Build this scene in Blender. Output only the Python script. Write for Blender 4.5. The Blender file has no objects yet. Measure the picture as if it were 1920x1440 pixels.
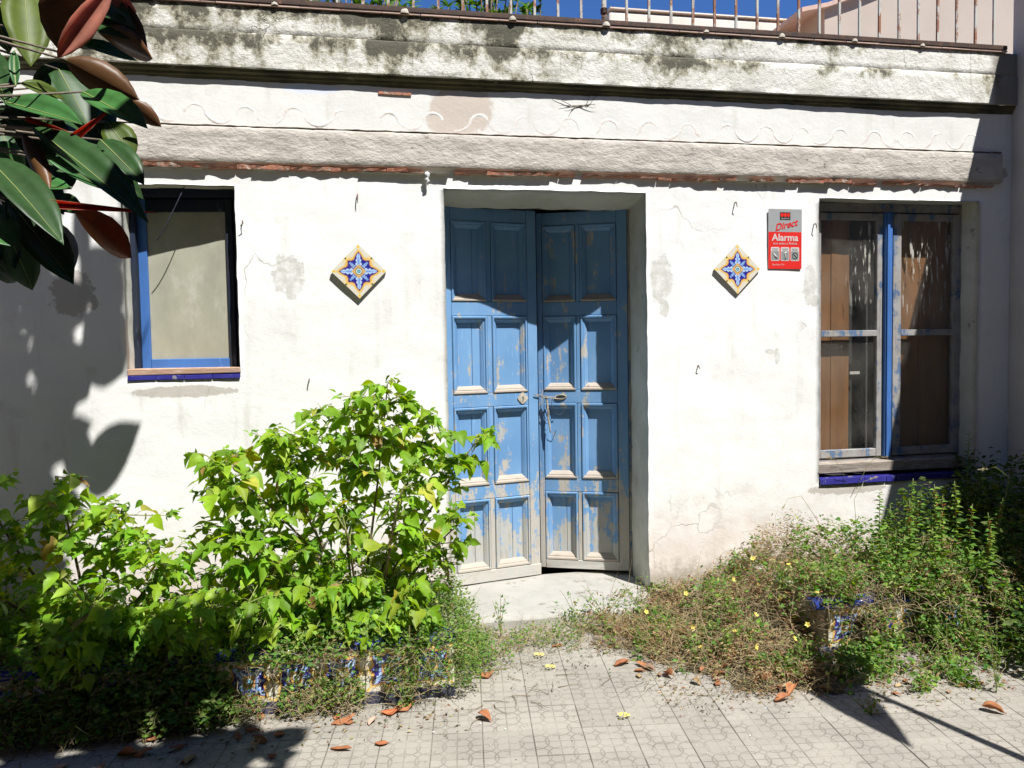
import bpy, bmesh, math, random
import numpy as np
from mathutils import Vector, Matrix, noise
random.seed(11); RNG = np.random.default_rng(5)
S = bpy.context.scene; COL = S.collection
# ---------------------------------------------------------------- camera
cam_data = bpy.data.cameras.new('camera'); cam = bpy.data.objects.new('camera', cam_data); COL.objects.link(cam)
S.camera = cam
yaw, pitch, roll = math.radians(10.76), math.radians(2.82), math.radians(-0.96)
fw = Vector((math.sin(yaw)*math.cos(pitch), math.cos(yaw)*math.cos(pitch), -math.sin(pitch)))
rt = Vector((math.cos(yaw), -math.sin(yaw), 0)); up = rt.cross(fw)
r2 = rt*math.cos(roll) + up*math.sin(roll); u2 = -rt*math.sin(roll) + up*math.cos(roll)
mw = Matrix((r2, u2, -fw)).transposed().to_4x4(); mw.translation = Vector((0, -4.3, 1.52))
cam.matrix_world = mw
cam_data.sensor_width = 36; cam_data.lens = 36*1450/1920; cam_data.clip_start = .02; cam_data.clip_end = 2000
# ---------------------------------------------------------------- light
SUN = Vector((.496, -1, 1.85)).normalized()          # towards the sun
EL = math.asin(SUN.z); AZ = math.atan2(SUN.x, SUN.y)
W = bpy.data.worlds.new('World'); S.world = W; W.use_nodes = True
nt = W.node_tree; nt.nodes.clear()
sky = nt.nodes.new('ShaderNodeTexSky'); sky.sky_type = 'NISHITA'; sky.sun_disc = False
sky.sun_elevation = EL; sky.sun_rotation = AZ; sky.altitude = 1200; sky.air_density = .9; sky.dust_density = .12; sky.ozone_density = 5.0
bg = nt.nodes.new('ShaderNodeBackground'); bg.inputs[1].default_value = .052
wo = nt.nodes.new('ShaderNodeOutputWorld'); tint = nt.nodes.new('ShaderNodeMix'); tint.data_type = 'RGBA'; tint.blend_type = 'MULTIPLY'; tint.inputs[0].default_value = 1; tint.inputs[7].default_value = (.80, 1.22, 1.75, 1)
nt.links.new(sky.outputs[0], tint.inputs[6]); nt.links.new(tint.outputs[2], bg.inputs[0]); nt.links.new(bg.outputs[0], wo.inputs[0])
sd = bpy.data.lights.new('sun', 'SUN'); sd.energy = 5.0; sd.angle = math.radians(.5); sd.color = (1, .98, .95)
so = bpy.data.objects.new('sun', sd); COL.objects.link(so); so.rotation_euler = SUN.to_track_quat('Z', 'Y').to_euler(); so.location = (4, -8, 12)
S.view_settings.view_transform = 'Standard'; S.view_settings.look = 'None'; S.view_settings.gamma = 1
S.view_settings.exposure = .7
S.render.engine = 'CYCLES'; S.cycles.max_bounces = 8; S.cycles.transparent_max_bounces = 12

# ---------------------------------------------------------------- material helpers
class NT:
    def __init__(s, name):
        s.m = bpy.data.materials.new(name); s.m.use_nodes = True; s.t = s.m.node_tree
        s.b = s.t.nodes['Principled BSDF']; s.out = s.t.nodes['Material Output']
        s.tc = None
    def n(s, t, **k):
        x = s.t.nodes.new(t)
        for a, v in k.items(): setattr(x, a, v)
        return x
    def l(s, a, b): s.t.links.new(a, b)
    def put(s, sock, v):
        if hasattr(v, 'is_linked') or isinstance(v, bpy.types.NodeSocket): s.l(v, sock)
        elif isinstance(v, (tuple, list)) and len(v) == 3 and sock.type == 'RGBA': sock.default_value = (*v, 1)
        else: sock.default_value = v
    def co(s):
        if s.tc is None: s.tc = s.n('ShaderNodeTexCoord')
        return s.tc.outputs['Object']
    def world(s):
        return s.n('ShaderNodeNewGeometry').outputs['Position']
    def mp(s, v=None, loc=(0,0,0), rot=(0,0,0), sc=(1,1,1)):
        x = s.n('ShaderNodeMapping'); s.l(v or s.co(), x.inputs[0])
        x.inputs[1].default_value = loc; x.inputs[2].default_value = rot; x.inputs[3].default_value = sc
        return x.outputs[0]
    def noise(s, scale, det=4, rough=.55, v=None, dist=0):
        x = s.n('ShaderNodeTexNoise'); s.l(v or s.co(), x.inputs['Vector'])
        x.inputs['Scale'].default_value = scale; x.inputs['Detail'].default_value = det
        x.inputs['Roughness'].default_value = rough; x.inputs['Distortion'].default_value = dist
        return x.outputs['Fac']
    def vor(s, scale, feat='F1', v=None, rnd=1):
        x = s.n('ShaderNodeTexVoronoi', feature=feat); s.l(v or s.co(), x.inputs['Vector']); x.inputs['Scale'].default_value = scale
        return x.outputs['Distance']
    def ramp(s, f, a, b, lo=0., hi=1.):
        x = s.n('ShaderNodeMapRange', interpolation_type='SMOOTHSTEP'); s.put(x.inputs[0], f)
        x.inputs[1].default_value = a; x.inputs[2].default_value = b; x.inputs[3].default_value = lo; x.inputs[4].default_value = hi
        return x.outputs[0]
    def math(s, op, a, b=0., c=0.):
        x = s.n('ShaderNodeMath', operation=op); s.put(x.inputs[0], a); s.put(x.inputs[1], b); s.put(x.inputs[2], c)
        return x.outputs[0]
    def mix(s, f, a, b):
        x = s.n('ShaderNodeMix', data_type='RGBA'); s.put(x.inputs[0], f); s.put(x.inputs[6], a); s.put(x.inputs[7], b)
        return x.outputs[2]
    def xyz(s, v=None):
        x = s.n('ShaderNodeSeparateXYZ'); s.l(v or s.co(), x.inputs[0]); return x.outputs
    def bump(s, h, st=.3, d=.01, prev=None):
        x = s.n('ShaderNodeBump'); s.put(x.inputs['Height'], h); x.inputs['Strength'].default_value = st; x.inputs['Distance'].default_value = d
        if prev is not None: s.l(prev, x.inputs['Normal'])
        return x.outputs[0]
    def fin(s, col, rough=.8, nrm=None, spec=.3, metal=0):
        s.put(s.b.inputs['Base Color'], col); s.put(s.b.inputs['Roughness'], rough)
        s.b.inputs['Specular IOR Level'].default_value = spec; s.b.inputs['Metallic'].default_value = metal
        if nrm is not None: s.l(nrm, s.b.inputs['Normal'])
        return s.m
    def blotch(s, x0, z0, rx, rz, nf, amp=.9, pos=None):
        """noise-edged stain centred at (x0,z0) in metres on the wall"""
        X = s._pos; dx = s.math('MULTIPLY', s.math('SUBTRACT', X[0], x0), 1/rx); dz = s.math('MULTIPLY', s.math('SUBTRACT', X[2], z0), 1/rz)
        d = s.math('SQRT', s.math('ADD', s.math('MULTIPLY', dx, dx), s.math('MULTIPLY', dz, dz)))
        d = s.math('ADD', d, s.math('MULTIPLY', s.math('SUBTRACT', nf, .5), amp*2))
        return s.ramp(d, .95, .8)

M = {}
def m_plaster():
    t = NT('white_plaster'); t._pos = t.xyz()
    big = t.noise(1.3, 5, .6); mid = t.noise(6, 6, .65); fine = t.noise(60, 5, .6); st = t.noise(3, 5, .6, t.mp(sc=(3, 1, .5)))
    c = t.mix(t.ramp(big, .35, .7), (.84, .835, .80), (.76, .755, .73))
    c = t.mix(t.ramp(mid, .56, .72, 0, .45), c, (.62, .60, .555))
    c = t.mix(t.ramp(st, .54, .74, 0, .5), c, (.58, .56, .50))
    z = t._pos[2]
    damp = t.math('ADD', z, t.math('MULTIPLY', t.math('SUBTRACT', mid, .5), -.9))
    c = t.mix(t.ramp(damp, .75, .12, 0, .75), c, (.62, .52, .45))
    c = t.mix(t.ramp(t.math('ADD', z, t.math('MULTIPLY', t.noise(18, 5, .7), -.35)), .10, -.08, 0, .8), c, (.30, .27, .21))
    # grime that runs down from the ledges above
    top = t.math('ADD', z, t.math('MULTIPLY', st, -.35))
    c = t.mix(t.ramp(top, 2.18, 2.36, 0, .22), c, (.58, .55, .48))
    # flaked spots showing the grey render
    e = t.noise(14, 6, .7)
    fl = None
    for a in ((-.39,1.92,.09,.12), (-.37,1.84,.05,.06), (1.716,1.885,.075,.17), (1.73,1.73,.035,.07), (2.668,1.857,.055,.13), (2.70,1.76,.03,.05), (2.40,1.455,.035,.02), (2.45,1.43,.02,.06), (2.74,2.25,.02,.10), (1.60,1.05,.03,.2)):
        b = t.blotch(*a, e, .75); fl = b if fl is None else t.math('MAXIMUM', fl, b)
    c = t.mix(t.math('MULTIPLY', fl, t.ramp(t.noise(22, 4), .35, .62, .3, .85)), c, (.53, .52, .47))
    dk = None
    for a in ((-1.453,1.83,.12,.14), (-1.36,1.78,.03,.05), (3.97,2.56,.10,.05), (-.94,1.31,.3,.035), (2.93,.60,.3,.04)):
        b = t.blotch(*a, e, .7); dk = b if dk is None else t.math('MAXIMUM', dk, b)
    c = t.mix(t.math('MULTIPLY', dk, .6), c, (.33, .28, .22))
    # repaired cement patch and faint bluish patch on the frieze
    rp = t.blotch(.54, 2.83, .21, .17, t.noise(5, 6, .7), .75)
    c = t.mix(rp, c, (.60, .53, .46))
    c = t.mix(t.blotch(-.25, 2.90, .16, .03, e, .5), c, (.68, .72, .80))
    # hair cracks
    w = t.n('ShaderNodeVectorMath', operation='ADD'); t.l(t.co(), w.inputs[0])
    nz = t.n('ShaderNodeTexNoise'); t.l(t.co(), nz.inputs['Vector']); nz.inputs['Scale'].default_value = 5; nz.inputs['Detail'].default_value = 5
    sc = t.n('ShaderNodeVectorMath', operation='SCALE'); t.l(nz.outputs['Color'], sc.inputs[0]); sc.inputs['Scale'].default_value = .25
    t.l(sc.outputs[0], w.inputs[1])
    cr = t.ramp(t.vor(1.7, 'DISTANCE_TO_EDGE', w.outputs[0]), .012, .002)
    cr = t.math('MULTIPLY', cr, t.ramp(t.noise(1.1, 3), .57, .68))
    c = t.mix(t.math('MULTIPLY', cr, .65), c, (.26, .23, .19))
    # pinholes and specks
    sp = t.math('MULTIPLY', t.ramp(t.vor(30), .10, .04), t.ramp(t.noise(4, 3), .55, .68))
    c = t.mix(t.math('MULTIPLY', sp, .6), c, (.33, .30, .25))
    h = t.math('ADD', t.math('MULTIPLY', t.noise(9, 6, .6), 1.0), t.math('MULTIPLY', fine, .22))
    h = t.math('SUBTRACT', h, t.math('MULTIPLY', fl, .25)); h = t.math('SUBTRACT', h, t.math('MULTIPLY', cr, .3)); h = t.math('SUBTRACT', h, t.math('MULTIPLY', sp, .3))
    return t.fin(c, .9, t.bump(h, .30, .012))
M['plaster'] = m_plaster()

def m_parapet(lower=False):
    t = NT('weathered_parapet' + ('_lower' if lower else '')); t._pos = t.xyz(); z = t._pos[2]
    v = t.mp(sc=(1, 1, .85)); a = t.noise(3.2, 6, .68, v); b = t.noise(13, 7, .72, v); d = t.noise(45, 4, .7)
    c = t.mix(t.ramp(t.noise(5, 5), .35, .7), (.74, .72, .66), (.60, .58, .51))
    c = t.mix(t.ramp(d, .55, .72, 0, .45), c, (.36, .34, .27))
    # moss: heavy under the coping and the course line
    zz = t.ramp(z, 3.19, 3.29) if not lower else t.ramp(z, 3.05, 3.15)
    lf = t.ramp(t._pos[0], 3.2, -.3)
    mk = t.math('ADD', t.math('MULTIPLY', a, .62), t.math('MULTIPLY', b, .50))
    mk = t.math('ADD', mk, t.math('MULTIPLY', zz, .085)); mk = t.math('ADD', mk, t.math('MULTIPLY', lf, .075))
    c = t.mix(t.ramp(mk, .615, .70, 0, .72), c, (.25, .23, .13))
    c = t.mix(t.ramp(mk, .685, .745, 0, .88), c, (.075, .07, .05))
    dr = t.noise(9, 5, .65, t.mp(sc=(2.2, 1, .12)))
    c = t.mix(t.ramp(dr, .63, .73, 0, .5), c, (.15, .13, .08))
    # much darker towards the right end
    c = t.mix(t.math('MULTIPLY', t.ramp(t._pos[0], 3.86, 3.93), .75), c, (.12, .10, .07))
    nn = t.n('ShaderNodeTexNoise'); nn.inputs['Scale'].default_value = 6; nn.inputs['Detail'].default_value = 6; t.l(t.co(), nn.inputs['Vector'])
    sc_ = t.n('ShaderNodeVectorMath', operation='SCALE'); sc_.inputs['Scale'].default_value = .35; t.l(nn.outputs['Color'], sc_.inputs[0])
    wv = t.n('ShaderNodeVectorMath', operation='ADD'); t.l(t.co(), wv.inputs[0]); t.l(sc_.outputs[0], wv.inputs[1])
    cr = t.math('MULTIPLY', t.ramp(t.vor(3.2, 'DISTANCE_TO_EDGE', wv.outputs[0]), .012, .002), t.ramp(t.noise(2.3, 3), .54, .66))
    c = t.mix(t.math('MULTIPLY', cr, .7), c, (.12, .11, .08))
    h = t.math('ADD', t.noise(14, 6, .65), t.math('MULTIPLY', d, .4)); h = t.math('SUBTRACT', h, t.math('MULTIPLY', cr, .5))
    return t.fin(c, .92, t.bump(h, .7, .016))
M['parapet'] = m_parapet(); M['parapet_low'] = m_parapet(True)

def simple(name, c1, c2, scale, bs=.4, bd=.006, rough=.85, v_sc=(1,1,1), spec=.3, c3=None, t3=(.6,.7), sc3=20, metal=0):
    t = NT(name); v = t.mp(sc=v_sc)
    a = t.noise(scale, 6, .65, v); c = t.mix(t.ramp(a, .35, .68), c1, c2)
    if c3: c = t.mix(t.ramp(t.noise(sc3, 6, .7, v), *t3), c, c3)
    return t.fin(c, rough, t.bump(t.noise(scale*2.5, 6, .7, v), bs, bd), spec, metal)
M['cove'] = simple('mossy_cove', (.13,.115,.06), (.045,.042,.028), 7, v_sc=(.5,1,1), c3=(.26,.25,.16), t3=(.62,.72), sc3=9)
M['cement'] = simple('rough_cement', (.58,.53,.47), (.43,.395,.345), 6, .7, .018, .95, (1,1,1.8), c3=(.20,.17,.13), t3=(.60,.72), sc3=17)
M['brick'] = simple('broken_brick', (.50,.20,.12), (.38,.24,.18), 20, .8, .01, .95, c3=(.55,.48,.40), t3=(.55,.62), sc3=30)
M['clay'] = simple('faded_clay', (.62,.42,.34), (.50,.38,.31), 16, .4, .004, .9, c3=(.16,.14,.10), t3=(.6,.7), sc3=22)
M['mortar'] = simple('old_mortar', (.55,.50,.42), (.38,.35,.28), 20, .7, .01, .95)
M['ghost'] = simple('scallop_plaster', (.79,.75,.70), (.70,.62,.56), 18, .6, .006, .92, c3=(.78,.77,.73), t3=(.47,.60), sc3=13)
M['step'] = simple('cement_step', (.38,.365,.33), (.32,.31,.275), 5, .25, .005, .88, c3=(.20,.18,.14), t3=(.55,.68), sc3=7)
M['reveal'] = simple('stained_reveal', (.62,.615,.55), (.50,.50,.43), 4, .4, .008, .9, c3=(.20,.19,.13), t3=(.60,.72), sc3=11)
M['beige'] = simple('beige_render', (.50,.42,.35), (.46,.385,.32), 1.6, .3, .006, .9, c3=(.42,.33,.27), t3=(.62,.75), sc3=5)
M['white_far'] = simple('limewashed_wall', (.74,.70,.62), (.66,.60,.50), 2, .3, .006, .9, c3=(.55,.40,.18), t3=(.58,.70), sc3=3.5)
M['lilac'] = simple('grey_render', (.52,.49,.46), (.47,.44,.41), 3, .3, .006, .9)
M['dark'] = simple('dim_interior', (.06,.055,.05), (.04,.038,.035), 3, rough=.95)
M['roof'] = simple('terrace_clay', (.42,.26,.19), (.33,.22,.17), 8)
M['steel'] = simple('dark_rail', (.05,.035,.03), (.10,.055,.035), 30, .5, .002, .7, c3=(.25,.11,.06), t3=(.60,.68), sc3=25)
M['shadewood'] = m_none if False else simple('shaded_blue_wood', (.012,.02,.045), (.02,.025,.035), 12, .4, .002, .8, (1,1,.2), c3=(.06,.09,.14), t3=(.62,.7))  # blue frame wood with the recess's deep shade put into its colour
M['ledgeline'] = simple('dark_ledge_line', (.16,.13,.10), (.30,.25,.20), 12, .5, .004, .95)
M['soil'] = simple('dry_soil', (.10,.075,.05), (.055,.042,.03), 25, 1, .02, .98, c3=(.20,.15,.10), t3=(.55,.65), sc3=60)
M['bark'] = simple('ficus_bark', (.22,.18,.14), (.13,.11,.085), 30, .6, .006, .9)
M['stem'] = simple('brown_stem', (.14,.10,.06), (.22,.17,.09), 20, .3, .002, .8)
M['gstem'] = simple('green_stem', (.20,.24,.07), (.28,.27,.10), 20, .2, .001, .7)
M['straw'] = simple('straw_stem', (.42,.34,.20), (.30,.22,.12), 20, .2, .001, .8)
M['iron'] = simple('rusty_iron', (.10,.06,.045), (.20,.09,.05), 60, .5, .002, .75)
M['twine'] = simple('frayed_twine', (.45,.40,.30), (.25,.21,.15), 60, .5, .002, .9)
M['wire'] = simple('black_wire', (.03,.04,.05), (.05,.06,.08), 60, .2, .001, .5)
M['rawwood'] = simple('bare_wood', (.55,.36,.25), (.40,.25,.17), 10, .5, .003, .85, (1,1,14), c3=(.62,.52,.44), t3=(.55,.65), sc3=14)
M['greywood'] = simple('grey_wood', (.34,.29,.24), (.20,.17,.14), 10, .6, .003, .88, (1,1,12), c3=(.50,.44,.38), t3=(.58,.66), sc3=16)
M['blueglaze'] = simple('cobalt_glaze', (.035,.033,.24), (.05,.045,.27), 12, .2, .002, .25, c3=(.28,.27,.30), t3=(.60,.66), sc3=16, spec=.5)
M['blueglaze2'] = simple('navy_glaze', (.035,.06,.26), (.02,.03,.14), 12, .2, .002, .18, c3=(.22,.22,.22), t3=(.62,.72), sc3=9, spec=.6)
M['plinth'] = simple('slate_plinth', (.075,.08,.12), (.05,.052,.08), 14, .3, .003, .6, c3=(.22,.20,.16), t3=(.6,.7), sc3=25)
M['brown'] = simple('brown_shutter', (.27,.125,.05), (.20,.095,.04), 3, .25, .003, .55, (6,1,.6), spec=.4)
M['cloth'] = simple('olive_screen', (.41,.40,.31), (.31,.31,.24), 3, .3, .004, .8, (1,1,.6), c3=(.50,.49,.42), t3=(.52,.72), sc3=5)
M['mound'] = simple('matted_debris', (.16,.13,.07), (.09,.085,.045), 30, 1, .03, .98, c3=(.26,.21,.11), t3=(.55,.65), sc3=50)

def m_paint(name, base, dark, wood, thr, low, scalev=(1,1,.16), grey=(.42,.41,.37)):
    """flaking paint over wood; `low` = height below which more of it is gone"""
    t = NT(name); p = t.xyz(); v = t.mp(sc=scalev)
    a = t.noise(13, 7, .72, v); b = t.noise(40, 5, .7, v); g = t.noise(3, 3, .5)
    n2 = t.noise(9, 7, .75)
    k = t.math('ADD', t.math('MULTIPLY', a, .55), t.math('MULTIPLY', n2, .45))
    k = t.math('ADD', k, t.ramp(p[2], low, low-.75, 0, .16)); k = t.math('ADD', k, t.math('MULTIPLY', t.math('SUBTRACT', b, .5), .12))
    blue = t.mix(t.ramp(g, .3, .7), base, dark)
    blue = t.mix(t.ramp(b, .58, .72, 0, .35), blue, tuple(min(1, x*1.6+.06) for x in base))
    w = t.mix(t.ramp(n2, .4, .62), wood, grey)
    w = t.mix(t.ramp(b, .5, .7, 0, .5), w, (.26, .22, .18))
    mask = t.ramp(k, thr-.012, thr+.03)
    c = t.mix(mask, blue, w)
    gr = t.math('MULTIPLY', t.ramp(t.noise(30, 3, .6, t.mp(sc=(1,1,.03))), .70, .76), .65)
    c = t.mix(gr, c, (.05, .06, .09))
    h = t.math('SUBTRACT', t.math('MULTIPLY', t.noise(50, 4, .6, t.mp(sc=(1,1,.08))), .5), t.math('MULTIPLY', mask, .35)); h = t.math('SUBTRACT', h, t.math('MULTIPLY', gr, .6))
    return t.fin(c, t.ramp(mask, 0, 1, .5, .9), t.bump(h, .55, .003), .35)
BL = (.175, .335, .56); BD = (.13, .275, .49)
M['blue'] = m_paint('flaking_blue_paint', BL, BD, (.46,.42,.37), .560, .95)
M['blue_worn'] = m_paint('worn_blue_paint', BL, BD, (.41,.42,.41), .575, .84)
M['blue_ledge'] = m_paint('bare_ledge_wood', BL, BD, (.42,.36,.30), .48, 9, (.2,1,1), (.38,.34,.29))
M['blue_foot'] = m_paint('bottom_rail_wood', BL, BD, (.50,.47,.42), .43, 9, (.2,1,1), (.46,.46,.43))
M['blue_win'] = m_paint('window_blue_paint', (.06,.17,.46), (.05,.14,.38), (.45,.36,.28), .62, -5)
M['blue_winw'] = m_paint('window_worn_paint', (.11,.18,.30), (.09,.14,.24), (.29,.265,.24), .455, -5, (1,1,.2), (.34,.335,.33))

def m_bar():
    t = NT('flaking_bar_paint'); a = t.noise(14, 6, .75, t.mp(t.world(), sc=(1,1,.5)))
    c = t.mix(t.ramp(a, .47, .53), (.50,.50,.45), (.30,.14,.08)); c = t.mix(t.ramp(a, .60, .66), c, (.12,.06,.04))
    return t.fin(c, .75, t.bump(a, .5, .003))
M['bar'] = m_bar()

def m_glass():
    t = NT('dusty_glass'); p = t.world()
    lw_ = t.n('ShaderNodeLayerWeight'); lw_.inputs[0].default_value = .5
    frv = t.math('ADD', t.math('MULTIPLY', t.math('POWER', lw_.outputs['Facing'], 4.), .6), .035)
    tr = t.n('ShaderNodeBsdfTransparent'); tr.inputs[0].default_value = (.95,.96,.95,1)
    gl = t.n('ShaderNodeBsdfGlossy'); gl.inputs['Roughness'].default_value = .04; gl.inputs[0].default_value = (.9,.95,1,1)
    df = t.n('ShaderNodeBsdfDiffuse'); df.inputs[0].default_value = (.55,.52,.46,1)
    m1 = t.n('ShaderNodeMixShader'); t.l(frv, m1.inputs[0]); t.l(tr.outputs[0], m1.inputs[1]); t.l(gl.outputs[0], m1.inputs[2])
    drip = t.ramp(t.noise(30, 5, .65, t.mp(p, sc=(1.5,1,.20))), .56, .63)
    X = t.xyz(p)
    ar = t.math('MULTIPLY', t.ramp(X[2], 1.55, 1.95), t.ramp(X[0], 2.98, 3.10))
    drip = t.math('MULTIPLY', drip, t.math('MULTIPLY', ar, .75))
    spk = t.math('MULTIPLY', t.ramp(t.vor(38, v=p), .12, .05), t.ramp(t.noise(9, 3, v=p), .5, .66))
    dust = t.math('MULTIPLY', t.ramp(t.noise(3, 4, v=p), .3, .8), .07)
    f = t.math('MINIMUM', t.math('ADD', t.math('MAXIMUM', drip, t.math('MULTIPLY', spk, .6)), dust), 1)
    m2 = t.n('ShaderNodeMixShader'); t.l(f, m2.inputs[0]); t.l(m1.outputs[0], m2.inputs[1]); t.l(df.outputs[0], m2.inputs[2])
    t.l(m2.outputs[0], t.out.inputs[0]); return t.m
M['glass'] = m_glass()

def m_leaf(name, rough=.45, trans=.4, spec=.4, under=None, veins=True):
    """leaf coloured by its own 'tint' attribute, lets light through"""
    t = NT(name); at = t.n('ShaderNodeAttribute'); at.attribute_name = 'tint'; c = at.outputs['Color']
    nz = t.noise(25, 3, .6, t.world()); c2 = t.mix(t.ramp(nz, .35, .7, 0, .35), c, (.0, .0, .0)) if False else c
    hv = t.n('ShaderNodeHueSaturation'); t.l(c2, hv.inputs['Color']); t.l(t.ramp(nz, .3, .7, .82, 1.15), hv.inputs['Value']); c2 = hv.outputs[0]
    sp = t.math('MULTIPLY', t.ramp(t.noise(70, 4, .7, t.world()), .66, .74), .5); c2 = t.mix(sp, c2, (.16,.12,.05))
    if under:
        g = t.n('ShaderNodeNewGeometry'); c2 = t.mix(g.outputs['Backfacing'], c2, t.mix(.6, c2, under))
    t.fin(c2, rough, None, spec)
    tl = t.n('ShaderNodeBsdfTranslucent'); hs = t.n('ShaderNodeHueSaturation'); t.l(c2, hs.inputs['Color'])
    hs.inputs['Hue'].default_value = .485; hs.inputs['Saturation'].default_value = 1.25; hs.inputs['Value'].default_value = 1.5
    t.l(hs.outputs[0], tl.inputs[0])
    mx = t.n('ShaderNodeMixShader'); mx.inputs[0].default_value = trans
    t.l(t.b.outputs[0], mx.inputs[1]); t.l(tl.outputs[0], mx.inputs[2]); t.l(mx.outputs[0], t.out.inputs[0])
    return t.m
M['leaf'] = m_leaf('shrub_leaf', .5, .42, .3)
M['weed'] = m_leaf('weed_leaf', .6, .35, .2)
M['ficus'] = m_leaf('rubber_leaf', .40, .14, .25, under=(.16,.085,.04))
M['ficus_thin'] = m_leaf('young_rubber_leaf', .45, .45, .25)
M['dry'] = m_leaf('dry_leaf', .8, .2, .15)

def m_tilecol(name, rough, spec):
    t = NT(name); at = t.n('ShaderNodeAttribute'); at.attribute_name = 'print'; c = at.outputs['Color']
    d = t.noise(8, 5, .7, t.world()); c = t.mix(t.ramp(d, .60, .75, 0, .5), c, (.30,.25,.17))
    return t.fin(c, rough, t.bump(t.noise(30, 2, v=t.world()), .08, .002), spec)
M['azulejo'] = m_tilecol('painted_glaze', .28, .45)

def m_paving():
    t = NT('paving_cement'); p = t.xyz(); oi = t.n('ShaderNodeObjectInfo'); w = t.world()
    P = .0985
    def fold(s): return t.math('ABSOLUTE', t.math('SUBTRACT', t.math('FLOORED_MODULO', t.math('ADD', s, P/2), P), P/2))
    a, b = fold(p[0]), fold(p[1])
    def rr(x, y): return t.math('SQRT', t.math('ADD', t.math('MULTIPLY', x, x), t.math('MULTIPLY', y, y)))
    R = .0565; dd = None
    a2, b2 = t.math('SUBTRACT', P, a), t.math('SUBTRACT', P, b)
    for x, y in ((a, b), (a2, b), (a, b2)):
        q = t.math('ABSOLUTE', t.math('SUBTRACT', rr(x, y), R)); dd = q if dd is None else t.math('MINIMUM', dd, q)
    dd = t.math('MINIMUM', dd, t.math('MULTIPLY', t.math('MINIMUM', a, b), 1.05))
    gr = t.ramp(dd, .0042, .0015)
    wear = t.ramp(t.noise(7, 5, .65, w), .36, .62, .25, .95); gr = t.math('MULTIPLY', gr, wear)
    c = t.mix(oi.outputs['Random'], (.345,.318,.272), (.29,.268,.228))
    c = t.mix(t.ramp(t.noise(3.5, 5, .6, w), .38, .7, 0, .55), c, (.23,.215,.185))
    c = t.mix(t.ramp(t.noise(50, 5, .7, w), .55, .72, 0, .5), c, (.40,.385,.35))
    c = t.mix(t.ramp(t.noise(26, 6, .75, w), .60, .70, 0, .65), c, (.13,.11,.08))
    c = t.mix(t.math('MULTIPLY', gr, .50), c, (.13,.11,.085))
    h = t.math('ADD', t.math('MULTIPLY', gr, -1.), t.math('MULTIPLY', t.noise(90, 4, .7, w), .35))
    return t.fin(c, .88, t.bump(h, .6, .003), .25)
M['paving'] = m_paving()
M['joint'] = simple('mossy_joint', (.31,.285,.235), (.25,.23,.185), 6, 1, .01, .98, c3=(.13,.10,.04), t3=(.54,.60), sc3=5)
M['ground'] = simple('outer_ground', (.27,.255,.23), (.21,.195,.17), 3, .5, .01, .95)

def flat(name, c, rough=.5, spec=.4, metal=0):
    t = NT(name); n = t.noise(20, 4, .6, t.world())
    k = t.mix(t.ramp(n, .35, .75, 0, .25), c, tuple(x*.7 for x in c)); return t.fin(k, rough, None, spec, metal)
M['sign_grey'] = flat('sign_grey', (.33,.34,.34), .4); M['sign_red'] = flat('sign_red', (.68,.025,.02), .4)
M['sign_silver'] = flat('sign_silver', (.62,.56,.53), .4); M['sign_black'] = flat('sign_black', (.02,.015,.015), .4)
M['sign_pic'] = flat('sign_picture', (.25,.27,.26), .4); M['petal'] = flat('yellow_petal', (.80,.62,.12), .6)
M['redbit'] = flat('red_flower_spike', (.38,.13,.08), .8); M['white'] = flat('white_chip', (.75,.75,.72), .7)
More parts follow.
